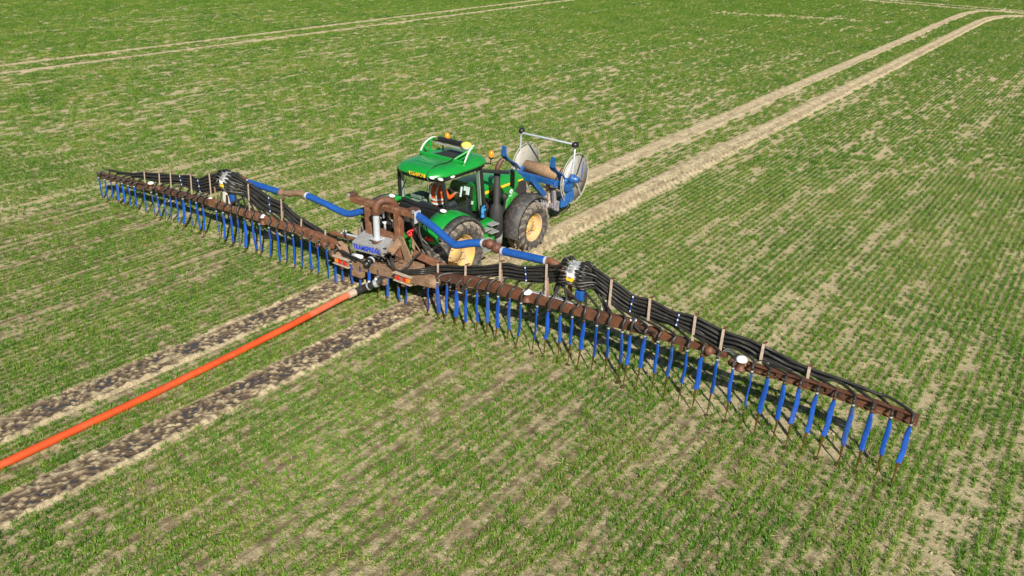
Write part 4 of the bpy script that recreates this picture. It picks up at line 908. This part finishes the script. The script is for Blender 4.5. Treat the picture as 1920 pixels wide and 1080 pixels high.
tp(MB().sphere(pX(849, 331, .735), .08, (.4, 1, .55), 16, 8), 'work_lamp', 'lamp_clear', rf)
# number plate
p0, p1, p2, p3 = [pY(x, y, 1.22) for x, y in ((767, 320), (796.5, 327), (797, 333.5), (768.5, 326.5))]
npz = tp(MB().prism([p0, p1, p2, p3], (0, -.012, 0)), 'number_plate', 'plate_yellow', rf)
for tx_, fx in (('AY72', -.22), ('LKJ', .24)): text_part(tx_, .10, (p0+p1+p2+p3)/4+(p1-p0)*fx+V(0, -.016, 0), p1-p0, (0, 0, 1), 'letter_black', 'plate_characters', npz, .003, (p1-p0).length*(.42 if fx < 0 else .36))
# roof rack, beacons, light bar, receiver
for s_ in (-1, 1):
    arc = [V(s_*.70, 2.30, 2.80), V(s_*.72, 2.36, 2.95), V(s_*.70, 2.50, 3.10), V(s_*.66, 2.68, 3.19), V(s_*.62, 2.80, 3.20)]
    pts = spline(arc, 5); rk = tp(MB().loft([[p+V(-.009, -.013, .010), p+V(.009, -.013, .010), p+V(.009, .013, -.010), p+V(-.009, .013, -.010)] for p in pts], smooth=False), 'rack_side', 'white' , rf)
    tp(MB().loft([[p+V(-.01, .0, -.03), p+V(.01, .0, -.03), p+V(.01, .07, -.07), p+V(-.01, .07, -.07)] for p in pts], smooth=False), 'rack_web', 'green', rf)
    tp(MB().tube([V(s_*.68, 2.70, 3.16), V(s_*.40, 2.30, 2.90)], .035, 8), 'rack_brace', 'green', rf); tp(MB().tube([V(s_*.70, 2.45, 3.02), V(s_*.50, 2.40, 2.88)], .03, 8), 'rack_brace', 'green', rf)
    tp(MB().tube([V(s_*.70, 2.32, 2.82), V(s_*.62, 2.95, 2.86)], .025, 8), 'rack_rail', 'green', rf); tp(MB().box(V(s_*.60, 2.35, 2.86), (.12, .05, .05)), 'rack_foot', 'black', rf)
tp(MB().tube([V(-.70, 2.30, 2.88), V(.72, 2.30, 2.88)], .045, 10), 'rack_tube', 'green', rf); tp(MB().tube([V(-.66, 2.70, 3.13), V(.64, 2.70, 3.13)], .018, 8), 'rack_tube', 'black', rf)
tp(MB().box(V(-.02, 2.78, 3.17), (.98, .10, .11)), 'light_bar', 'black', rf, .012)
tp(MB().box(V(-.02, 2.66, 3.09), (1.0, .05, .03)), 'light_bar_base', 'galv_dull', rf)
tp(MB().sphere(V(.46, 2.70, 3.19), .135, (1, 1, .62), 20, 10), 'receiver_dome', 'gps_yellow', rf); tp(MB().lathe(V(.46, 2.70, 3.10), (0, 0, 1), [(0, .001), (0, .11), (.06, .13)], 18), 'receiver_base', 'white', rf)
tp(MB().prism([V(-.55, 2.95, 2.86), V(-.50, 2.95, 2.86), V(-.52, 2.98, 3.24), V(-.55, 2.98, 3.20)], (0, .02, 0)), 'aerial_plate', 'green', rf)
def beacon(p, r=.07):
    b_ = tp(MB().lathe(p, (0, 0, 1), [(0, r*.95), (.04, r*1.02), (.10, r*.95), (.14, r*.7), (.16, r*.25), (.16, .001)], 18), 'beacon', 'lamp_amber', rf)
    tp(MB().lathe(p, (0, 0, 1), [(-.06, .03), (-.03, r*.95), (.005, r*1.05), (.005, .001)], 18), 'beacon_base', 'black', b_)
beacon(V(-.34, 2.92, 3.16)); beacon(V(.84, 3.22, 2.86))
tp(MB().tube([V(.60, 3.20, 2.66), V(.82, 3.22, 2.67), V(.84, 3.22, 2.82)], .016, 8), 'beacon_stalk', 'black', rf)
tp(MB().tube(spline([V(.40, 2.45, 3.02), V(.42, 2.1, 2.90), V(.36, 1.75, 2.885), V(.40, 1.42, 2.83), V(.46, 1.24, 2.72), V(.55, 1.25, 2.6)], 6), .012, 6), 'cable', 'black', rf)
# exhaust
ex = V(.93, 3.36, 0)
tp(MB().lathe(ex, (0, 0, 1), [(.72, .001), (.72, .13), (.80, .175), (1.45, .175), (1.56, .13), (1.62, .085), (2.42, .085), (2.42, .001)], 24), 'exhaust_stack', 'black_matt')
tp(MB().tube(spline([ex+V(0, 0, 2.40), ex+V(0, 0, 2.52), ex+V(.02, .05, 2.66), ex+V(.05, .14, 2.76)], 6), .062, 14, False), 'exhaust_tip', 'rust_dark')
tp(MB().bar(ex+V(0, 0, 1.7), V(.46, 3.5, 1.6), .04, .05), 'exhaust_bracket', 'black'); tp(MB().sphere(ex+V(.02, .32, 1.72), .09, (1, 1, 1.1), 12, 8), 'air_cleaner_cap', 'black_matt'); tp(MB().box(V(.60, 3.75, 1.62), (.20, .22, .34)), 'air_duct', 'black_matt', bevel=.03)
# mirrors
for s_ in (-1, 1):
    tp(MB().bar(V(s_*.66, 3.05, 2.50), V(s_*1.32, 3.36, 2.52), .10, .07), 'mirror_arm', 'black', bevel=.01)
    c = V(s_*1.42, 3.38, 2.38)
    Mr = Matrix.Rotation(R(-24*s_), 3, 'Z')
    mh = tp(MB().loft([[c+Mr@V(x*.8, y, z*.85) for x, y, z in ((-.09, .10, -.22), (.09, .10, -.22), (.11, .10, 0), (.08, .10, .20), (-.08, .10, .20), (-.11, .10, 0))], [c+Mr@V(x, y, z) for x, y, z in ((-.10, -.01, -.25), (.10, -.01, -.25), (.12, -.01, 0), (.10, -.01, .24), (-.10, -.01, .24), (-.12, -.01, 0))]], smooth=False), 'mirror', 'green', bevel=.015)
    tp(MB().box(c+Mr@V(0, -.022, -.01), (.19, .02, .43), Mr), 'mirror_glass', 'black', mh)
# steps and fuel tank
tp(MB().box((.82, 3.02, .92), (.34, .52, .62)), 'fuel_tank', 'green', bevel=.06); tp(MB().box((-.82, 3.0, .92), (.34, .9, .62)), 'fuel_tank', 'green', bevel=.06)
for z_ in (.52, .82, 1.10): tp(MB().box((1.03, 2.78, z_), (.22, .34, .03)), 'step', 'galv_dull', bevel=.004)
for z_ in (.98, 1.19): tp(MB().prism([V(1.0, 2.86, z_), V(1.18, 2.84, z_), V(1.22, 3.12, z_), V(1.0, 3.16, z_)], (0, 0, .025)), 'step', 'galv_dull', bevel=.004)
tp(MB().lathe((.95, 3.45, .72), (0, 0, 1), [(-.22, .001), (-.22, .10), (.1, .11), (.12, .05), (.12, .001)], 16), 'air_tank', 'galv_dull')
# cab interior
tp(MB().box((0, 2.4, 1.10), (1.40, 1.5, .06)), 'cab_floor', 'cab_dark'); tp(MB().box((0, 3.0, 1.55), (.7, .30, .62)), 'dashboard', 'cab_dark', bevel=.06)
st = tp(MB().box((.02, 2.08, 1.51), (.50, .50, .14)), 'seat', 'seat_black', bevel=.05); tp(MB().box((-.08, 1.82, 1.64), (.42, .12, .40), Matrix.Rotation(R(10), 3, 'X')), 'seat_back', 'seat_black', st, .05); tp(MB().box((.02, 2.08, 1.28), (.34, .34, .34)), 'seat_base', 'cab_dark', st, .03)
ts = tp(MB().box((-.50, 2.05, 1.86), (.36, .40, .10)), 'passenger_seat', 'seat_grey', bevel=.03); tp(MB().box((-.50, 2.05, 1.68), (.30, .34, .24)), 'seat_box', 'cab_trim', ts, .02)
tp(MB().box((-.62, 1.85, 1.74), (.20, .5, .05)), 'side_console', 'cab_trim', bevel=.01); tp(MB().bar(V(-.69, 1.64, 1.88), V(-.64, 1.56, 2.56), .05, .09), 'pillar_trim', 'cab_trim')
tp(MB().box((.47, 2.25, 1.62), (.22, .7, .16)), 'armrest', 'cab_dark', bevel=.03)
tp(MB().bar(V(.62, 3.10, 1.30), V(.60, 2.98, 2.55), .10, .03), 'pillar_trim', 'cab_trim')
for p_, sz, m_ in (((.42, 2.55, 2.02), (.05, .03, .26), 'screen_white'), ((.54, 2.62, 2.06), (.18, .03, .20), 'screen_white'), ((.50, 2.58, 2.0), (.08, .04, .12), 'black'), ((.35, 2.9, 1.95), (.3, .05, .25), 'cab_dark'), ((.58, 2.8, 1.70), (.05, .04, .09), 'screen_white')):
    tp(MB().box(p_, sz, Matrix.Rotation(R(-12), 3, 'X')), 'display', m_, bevel=.008)
sw = MB(); pts = [V(.05+.19*math.cos(a), 2.68+.10*math.sin(a), 1.86+.16*math.sin(a)) for a in [2*math.pi*k/20 for k in range(21)]]
tp(sw.tube(pts, .017, 8, False), 'steering_wheel', 'black'); tp(MB().tube([V(.05, 2.68, 1.86), V(.05, 2.85, 1.6)], .035, 8), 'steering_column', 'black')
tp(MB().bar(V(-.42, 2.2, 1.9), V(-.40, 2.22, 2.12), .012, .012), 'lever', 'black')
# rear linkage
for s_ in (-1, 1): tp(MB().bar(V(s_*.42, 1.2, .72), V(s_*.46, .30, .74), .07, .10), 'lift_arm', 'black_matt'); tp(MB().bar(V(s_*.42, .72, .74), V(s_*.40, .85, 1.50), .06, .06), 'lift_rod', 'muddy')
tp(MB().bar(V(0, 1.1, 1.42), V(0, .34, 1.72), .06, .06), 'top_link', 'black_matt'); tp(MB().box((.28, .95, 1.45), (.42, .20, .34)), 'valve_block', 'black_matt', bevel=.02); tp(MB().box((.62, .98, 1.62), (.30, .16, .10)), 'valve_cover', 'green_dusty', bevel=.02)
tp(MB().bar(V(.50, .62, 1.86), V(1.10, .70, 1.02), .05, .18), 'mudguard_stay', 'fender_black')

# ================================================================== DRIVER
PS = thing('person', 'driver in orange high-visibility jacket sitting in the tractor cab', 'person', (.06, 2.06, 1.59))
def skin_graph(name, verts, edges, radii, m, parent, sub=2):
    o0 = root_loc(parent); me = bpy.data.meshes.new(name); me.from_pydata([tuple(Vector(v)-o0) for v in verts], edges, [])
    o = bpy.data.objects.new(name, me); COL.objects.link(o); o.parent = parent; me.materials.append(MATS[m])
    md = o.modifiers.new('skin', 'SKIN'); md.use_smooth_shade = True
    for i, r_ in enumerate(radii): me.skin_vertices[0].data[i].radius = (r_, r_) if not isinstance(r_, tuple) else r_
    me.skin_vertices[0].data[0].use_root = True
    sb = o.modifiers.new('sub', 'SUBSURF'); sb.levels = sub; sb.render_levels = sub; return o
def joints(k=0.):
    b = V(.06, 2.06, 1.67); J = {'pelvis': b, 'waist': b+V(0, -.01, .18), 'chest': b+V(0, .0, .40), 'neckb': b+V(0, .01, .56), 'neck': b+V(0, .03, .64), 'head': b+V(.02, .05, .76), 'crown': b+V(.02, .05, .85)}
    for s_, n in ((-1, 'l'), (1, 'r')):
        J['sh'+n] = b+V(s_*.19, .01, .50); J['el'+n] = b+V(s_*.27, .12, .25); J['wr'+n] = b+V(s_*.20, .40, .27); J['ha'+n] = b+V(s_*.17, .49, .28)
        J['hip'+n] = b+V(s_*.10, .04, -.02); J['kn'+n] = b+V(s_*.16, .48, .02); J['an'+n] = b+V(s_*.16, .58, -.38); J['to'+n] = b+V(s_*.17, .76, -.42)
    return J
J = joints()
def graph(names, ed, rad, extra=None):
    idx = {n: i for i, n in enumerate(names)}; return [J[n] for n in names], [(idx[a], idx[b]) for a, b in ed], [rad[n] for n in names]
nm = ['pelvis', 'waist', 'chest', 'neckb', 'neck', 'head', 'crown']+[a+b for b in 'lr' for a in ('sh', 'el', 'wr', 'ha', 'hip', 'kn', 'an', 'to')]
ed = [('pelvis', 'waist'), ('waist', 'chest'), ('chest', 'neckb'), ('neckb', 'neck'), ('neck', 'head'), ('head', 'crown')]
for b_ in 'lr': ed += [('chest', 'sh'+b_), ('sh'+b_, 'el'+b_), ('el'+b_, 'wr'+b_), ('wr'+b_, 'ha'+b_), ('pelvis', 'hip'+b_), ('hip'+b_, 'kn'+b_), ('kn'+b_, 'an'+b_), ('an'+b_, 'to'+b_)]
rad = {'pelvis': (.13, .10), 'waist': (.12, .09), 'chest': (.15, .10), 'neckb': .07, 'neck': .055, 'head': (.085, .10), 'crown': (.065, .08)}
for b_ in 'lr': rad.update({'sh'+b_: .06, 'el'+b_: .042, 'wr'+b_: .028, 'ha'+b_: (.035, .018), 'hip'+b_: .085, 'kn'+b_: .06, 'an'+b_: .042, 'to'+b_: .035})
vs, es, rd = graph(nm, ed, rad)
for b_, s_ in (('l', -1), ('r', 1)):                                    # five fingers curling over the wheel rim
    base = nm.index('ha'+b_); h0 = J['ha'+b_]
    for k in range(4):
        a = len(vs); vs += [h0+V(s_*(.027-.018*k), .045, .006), h0+V(s_*(.029-.019*k), .075+.006*(k in (1, 2)), -.008), h0+V(s_*(.029-.019*k), .082, -.034)]; es += [(base, a), (a, a+1), (a+1, a+2)]; rd += [.010, .009, .008]
    a = len(vs); vs += [h0+V(-s_*.032, .0, .004), h0+V(-s_*.048, .032, -.004), h0+V(-s_*.045, .055, -.018)]; es += [(base, a), (a, a+1), (a+1, a+2)]; rd += [.012, .010, .009]
body = skin_graph('body', vs, es, rd, 'skin', PS)
hc = J['head']
tp(MB().sphere(hc+V(0, -.012, .045), .103, (.88, 1.02, .92), 16, 9, True), 'hair', 'hair', PS)
fc = MB(); fc.sphere(hc+V(0, .108, -.005), .016, (.8, 1.2, 1.4), 8, 6)
for s_ in (-1, 1): fc.sphere(hc+V(s_*.088, .0, .0), .026, (.4, .8, 1.2), 8, 6)
tp(fc, 'face', 'skin', PS); ey = MB()
for s_ in (-1, 1): ey.sphere(hc+V(s_*.034, .088, .022), .012, (1, .6, .8), 8, 6)
tp(ey, 'eyes', 'eye', PS); tp(MB().sphere(hc+V(0, .093, -.045), .02, (1.2, .35, .3), 8, 6), 'mouth', 'lamp_red', PS)
jn = ['pelvis', 'waist', 'chest', 'neckb']+[a+b for b in 'lr' for a in ('sh', 'el', 'wr')]
jr = {'pelvis': (.165, .135), 'waist': (.16, .13), 'chest': (.19, .14), 'neckb': .085}
for b_ in 'lr': jr.update({'sh'+b_: .085, 'el'+b_: .062, 'wr'+b_: .042})
je = [('pelvis', 'waist'), ('waist', 'chest'), ('chest', 'neckb')]+[e for b_ in 'lr' for e in (('chest', 'sh'+b_), ('sh'+b_, 'el'+b_), ('el'+b_, 'wr'+b_))]
a_, b_, c_ = graph(jn, je, jr); skin_graph('jacket', a_, b_, c_, 'hivis', PS)
tn = ['pelvis']+[a+b for b in 'lr' for a in ('hip', 'kn', 'an')]; trd = {'pelvis': (.15, .12)}
for b_ in 'lr': trd.update({'hip'+b_: .10, 'kn'+b_: .075, 'an'+b_: .06})
a_, b_, c_ = graph(tn, [e for q_ in 'lr' for e in (('pelvis', 'hip'+q_), ('hip'+q_, 'kn'+q_), ('kn'+q_, 'an'+q_))], trd); skin_graph('trousers', a_, b_, c_, 'trouser', PS)
for s_, n in ((-1, 'l'), (1, 'r')): tp(MB().loft([[J['an'+n]+V(x*.05, y*.06, .02) for x, y in ((-1, -1), (1, -1), (1, 1), (-1, 1))], [J['an'+n]+V(x*.055, y*.09+.02, -.06) for x, y in ((-1, -1), (1, -1), (1, 1), (-1, 1))], [J['to'+n]+V(x*.05, y*.03+(0 if y > 0 else -.22), -.035) for x, y in ((-1, -1), (1, -1), (1, 1), (-1, 1))]]), 'boot', 'boot', PS, .02)
def band(z, rx, ry, h): return MB().loft([[J['pelvis']+V(rx*math.cos(a), -.01+ry*math.sin(a), z+dz) for a in [2*math.pi*k/24 for k in range(24)]] for dz in (-h/2, h/2)], caps=False)
tp(band(.13, .172, .142, .05), 'reflective_band', 'reflective', PS); tp(band(.235, .180, .146, .05), 'reflective_band', 'reflective', PS)
for s_ in (-1, 1): tp(MB().loft([[p+V(-.02, 0, 0), p+V(.02, 0, 0), p+V(.02, .012, .006), p+V(-.02, .012, .006)] for p in spline([J['pelvis']+V(s_*.10, -.148, .24), J['pelvis']+V(s_*.10, -.158, .40), J['pelvis']+V(s_*.10, -.10, .55), J['pelvis']+V(s_*.10, .02, .60)], 5)], smooth=False), 'reflective_brace', 'reflective', PS)

# glove stuffed beside the door
gq = pX(905, 396, .88); GL = thing('work_glove', 'crumpled bright blue work glove tucked by the right cab door step', 'glove', tuple(gq))
g_ = MB().sphere(gq, .075, (.5, .8, 1.4), 12, 8); tp(g_, 'palm', 'glove', GL)
for k in range(4): tp(MB().tube(spline([gq+V(.0, -.045+.03*k, .07), gq+V(.02, -.05+.033*k, .12), gq+V(.035, -.05+.033*k, .13+.02*(k % 2))], 4), [.016]*8+[.010], 7), 'finger', 'glove', GL)
tp(MB().tube([gq+V(.01, .05, .0), gq+V(.03, .09, .05)], .017, 7), 'thumb', 'glove', GL); tp(MB().lathe(gq+V(0, 0, -.11), (0, 0, 1), [(-.05, .05), (.03, .045)], 12), 'cuff', 'glove', GL)
tp(MB().box(gq+V(-.05, .03, -.16), (.10, .16, .03)), 'glove_tray', 'black') if False else None

# ================================================================== FRONT HOSE REEL
HR = thing('hose_reel', 'blue front-mounted hose reel with two large pale discs and grey guard bar', 'hose reel', (0, 7.2, 0))
def rp_(mb, name, m, parent=HR, bevel=0., label=None): return part(mb, name, m, parent, bevel, label)
RC = V(0, 7.20, 1.36); RR = .74
for s_ in (-1, 1):
    c = RC+V(s_*.88, 0, 0)
    d_ = rp_(MB().lathe(c, (1, 0, 0), [(-.010, .10), (-.010, RR*.90), (.010, RR*.90), (.010, .10)], 48), 'reel_disc', 'disc')
    rp_(MB().tube([c+V(0, math.sin(a)*RR, math.cos(a)*RR) for a in [2*math.pi*k/40 for k in range(41)]], .018, 8, False), 'disc_rim', 'disc', d_)
    for k in range(24):
        a = 2*math.pi*k/24; rp_(MB().bar(c+V(0, math.sin(a)*RR*.88, math.cos(a)*RR*.88), c+V(0, math.sin(a)*RR, math.cos(a)*RR), .016, .012), 'disc_spoke', 'disc', d_)
    for k in range(3):
        a = 2*math.pi*k/3+.5; rp_(MB().bar(c+V(s_*.02, math.sin(a)*.12, math.cos(a)*.12), c+V(s_*.02, math.sin(a)*RR, math.cos(a)*RR), .05, .02, (1, 0, 0)), 'disc_rib', 'black_matt' if (s_ > 0 and k == 0) else 'disc', d_)
    if s_ > 0:
        rp_(MB().prism([c+V(.012, .10, .62), c+V(.012, .28, .56), c+V(.012, .24, -.10), c+V(.012, .12, -.1)], (.004, 0, 0)), 'disc_plate', 'galv_dull', d_)
        text_part('TRAMSPREAD', .085, c+V(.020, .36, .12), (0, -.12, -1), (0, 1, -.12), 'letter_blue', 'disc_lettering', d_, .002, .62)
rp_(MB().lathe(RC, (1, 0, 0), [(-.87, .001), (-.87, .21), (.87, .21), (.87, .001)], 26), 'drum', 'drum')
# guard hoop
G = [V(-.90, 6.95, 1.55), V(-.90, 6.90, 1.95), V(-.90, 6.92, 2.38), V(-.82, 6.92, 2.46), V(.84, 7.05, 2.40), V(.92, 7.05, 2.33), V(.92, 7.02, 1.9), V(.92, 6.98, 1.45)]
gb = rp_(MB().tube(G, .032, 10), 'guard_bar', 'galv_white')
for s_ in (-1, 1):
    rp_(MB().tube([V(s_*.91, 6.96, 1.95), V(s_*.88, 6.70, 1.50)], .02, 8), 'guard_stay', 'galv_white', gb); rp_(MB().tube([V(s_*.91, 7.02, 1.90), V(s_*.88, 7.35, 1.40)], .02, 8), 'guard_stay', 'galv_white', gb)
    lc = V(s_*.93+(.03 if s_ > 0 else 0), 6.98, 2.50 if s_ < 0 else 2.42); lm_ = rp_(MB().lathe(lc, (.3*s_, .95, 0), [(-.09, .001), (-.09, .06), (-.02, .085), (.07, .09), (.07, .001)], 16), 'work_lamp', 'black'); rp_(MB().disc(lc+V(.022*s_, .071, 0), (.3*s_, .95, 0), .08, .01, 14), 'lamp_lens', 'lamp_clear', lm_)
# blue frame: twin arms from the nose, cross members, forks and motor
for s_ in (-1, 1):
    rp_(MB().bar(V(s_*.30, 5.72, 1.62), V(s_*.34, 6.42, .92), .13, .16), 'lift_arm', 'reel_blue', bevel=.012, label=None)
    for dx in (-.07, 0, .07): rp_(MB().bar(V(s_*.34+dx, 6.40, .92), V(s_*.36+dx, 6.50, .52), .03, .10), 'arm_plate', 'reel_mud')
    rp_(MB().bar(V(s_*.62, 6.45, 1.30), V(s_*.88, 7.1, 1.36), .10, .18), 'side_arm', 'reel_blue', bevel=.012)
    rp_(MB().bar(V(s_*.40, 6.52, 1.30), V(s_*.42, 6.62, .48), .09, .10), 'upright', 'strap', bevel=.008); rp_(MB().bar(V(s_*.60, 6.50, 1.30), V(s_*.62, 6.60, .50), .10, .10), 'upright', 'reel_mud', bevel=.008)
    rp_(MB().box(V(s_*.62, 6.62, .62), (.26, .08, .30)), 'foot_plate', 'reel_mud', bevel=.01)
    # bent fork standing up over the drum
    rp_(MB().loft([[p+V(-.10*k_, 0, 0), p+V(.10*k_, 0, 0), p+V(.10*k_, .04, .02), p+V(-.10*k_, .04, .02)] for p, k_ in ((V(s_*.80, 6.62, 1.45), 1.3), (V(s_*.82, 6.45, 1.64), 1.2), (V(s_*.84, 6.10, 1.84), 1.1), (V(s_*.85, 6.0, 1.96), 1.0), (V(s_*.86, 6.02, 2.22), .7))], smooth=False), 'fork', 'reel_blue', bevel=.008)
    rp_(MB().tube([V(s_*.34, 5.55, .72), V(s_*.36, 6.45, .66)], .07, 10), 'lower_arm', 'reel_mud')
rp_(MB().bar(V(-.62, 6.46, 1.36), V(.62, 6.46, 1.36), .14, .16), 'cross_member', 'reel_blue', bevel=.012); rp_(MB().bar(V(-.62, 6.56, .62), V(.62, 6.56, .62), .12, .14), 'cross_member', 'reel_mud', bevel=.012)
rp_(MB().box(V(0, 5.72, 1.62), (.8, .16, .20)), 'head_stock', 'reel_blue', bevel=.02); rp_(MB().box(V(0, 5.62, .95), (.7, .3, .6)), 'hitch_block', 'muddy', bevel=.04)
rp_(MB().lathe(V(.90, 6.95, 1.42), (1, 0, 0), [(.0, .001), (.0, .14), (.10, .14), (.14, .09), (.26, .09), (.26, .001)], 20), 'hydraulic_motor', 'reel_blue'); rp_(MB().lathe(V(.80, 6.70, 1.40), (1, 0, 0), [(.0, .001), (.0, .10), (.14, .10), (.14, .001)], 20), 'gear_cover', 'reel_blue')
rp_(MB().box(V(.86, 6.75, 1.22), (.34, .30, .20)), 'valve_block', 'reel_blue', bevel=.02); rp_(MB().prism([V(.80, 6.62, 1.05), V(1.0, 6.95, 1.12), V(1.0, 7.0, .85), V(.90, 6.75, .62), V(.80, 6.60, .60)], (.03, 0, 0)), 'gusset', 'reel_blue', bevel=.008)
rp_(MB().tube([V(1.0, 7.0, 1.42), V(1.28, 7.05, 1.38)], .028, 8), 'coupler', 'rust_dark')
rp_(MB().lathe(V(.40, 6.60, .62), (1, 0, 0), [(-.08, .001), (-.08, .11), (.08, .11), (.08, .001)], 16), 'pivot_boss', 'strap')
for k in range(5): rp_(MB().tube(spline([V(.3+.1*k, 6.3, 1.25), V(.5+.07*k, 6.5, 1.10+.03*k), V(.78, 6.68, 1.2+.03*k)], 5), .014, 6), 'hydraulic_line', 'hose_black')
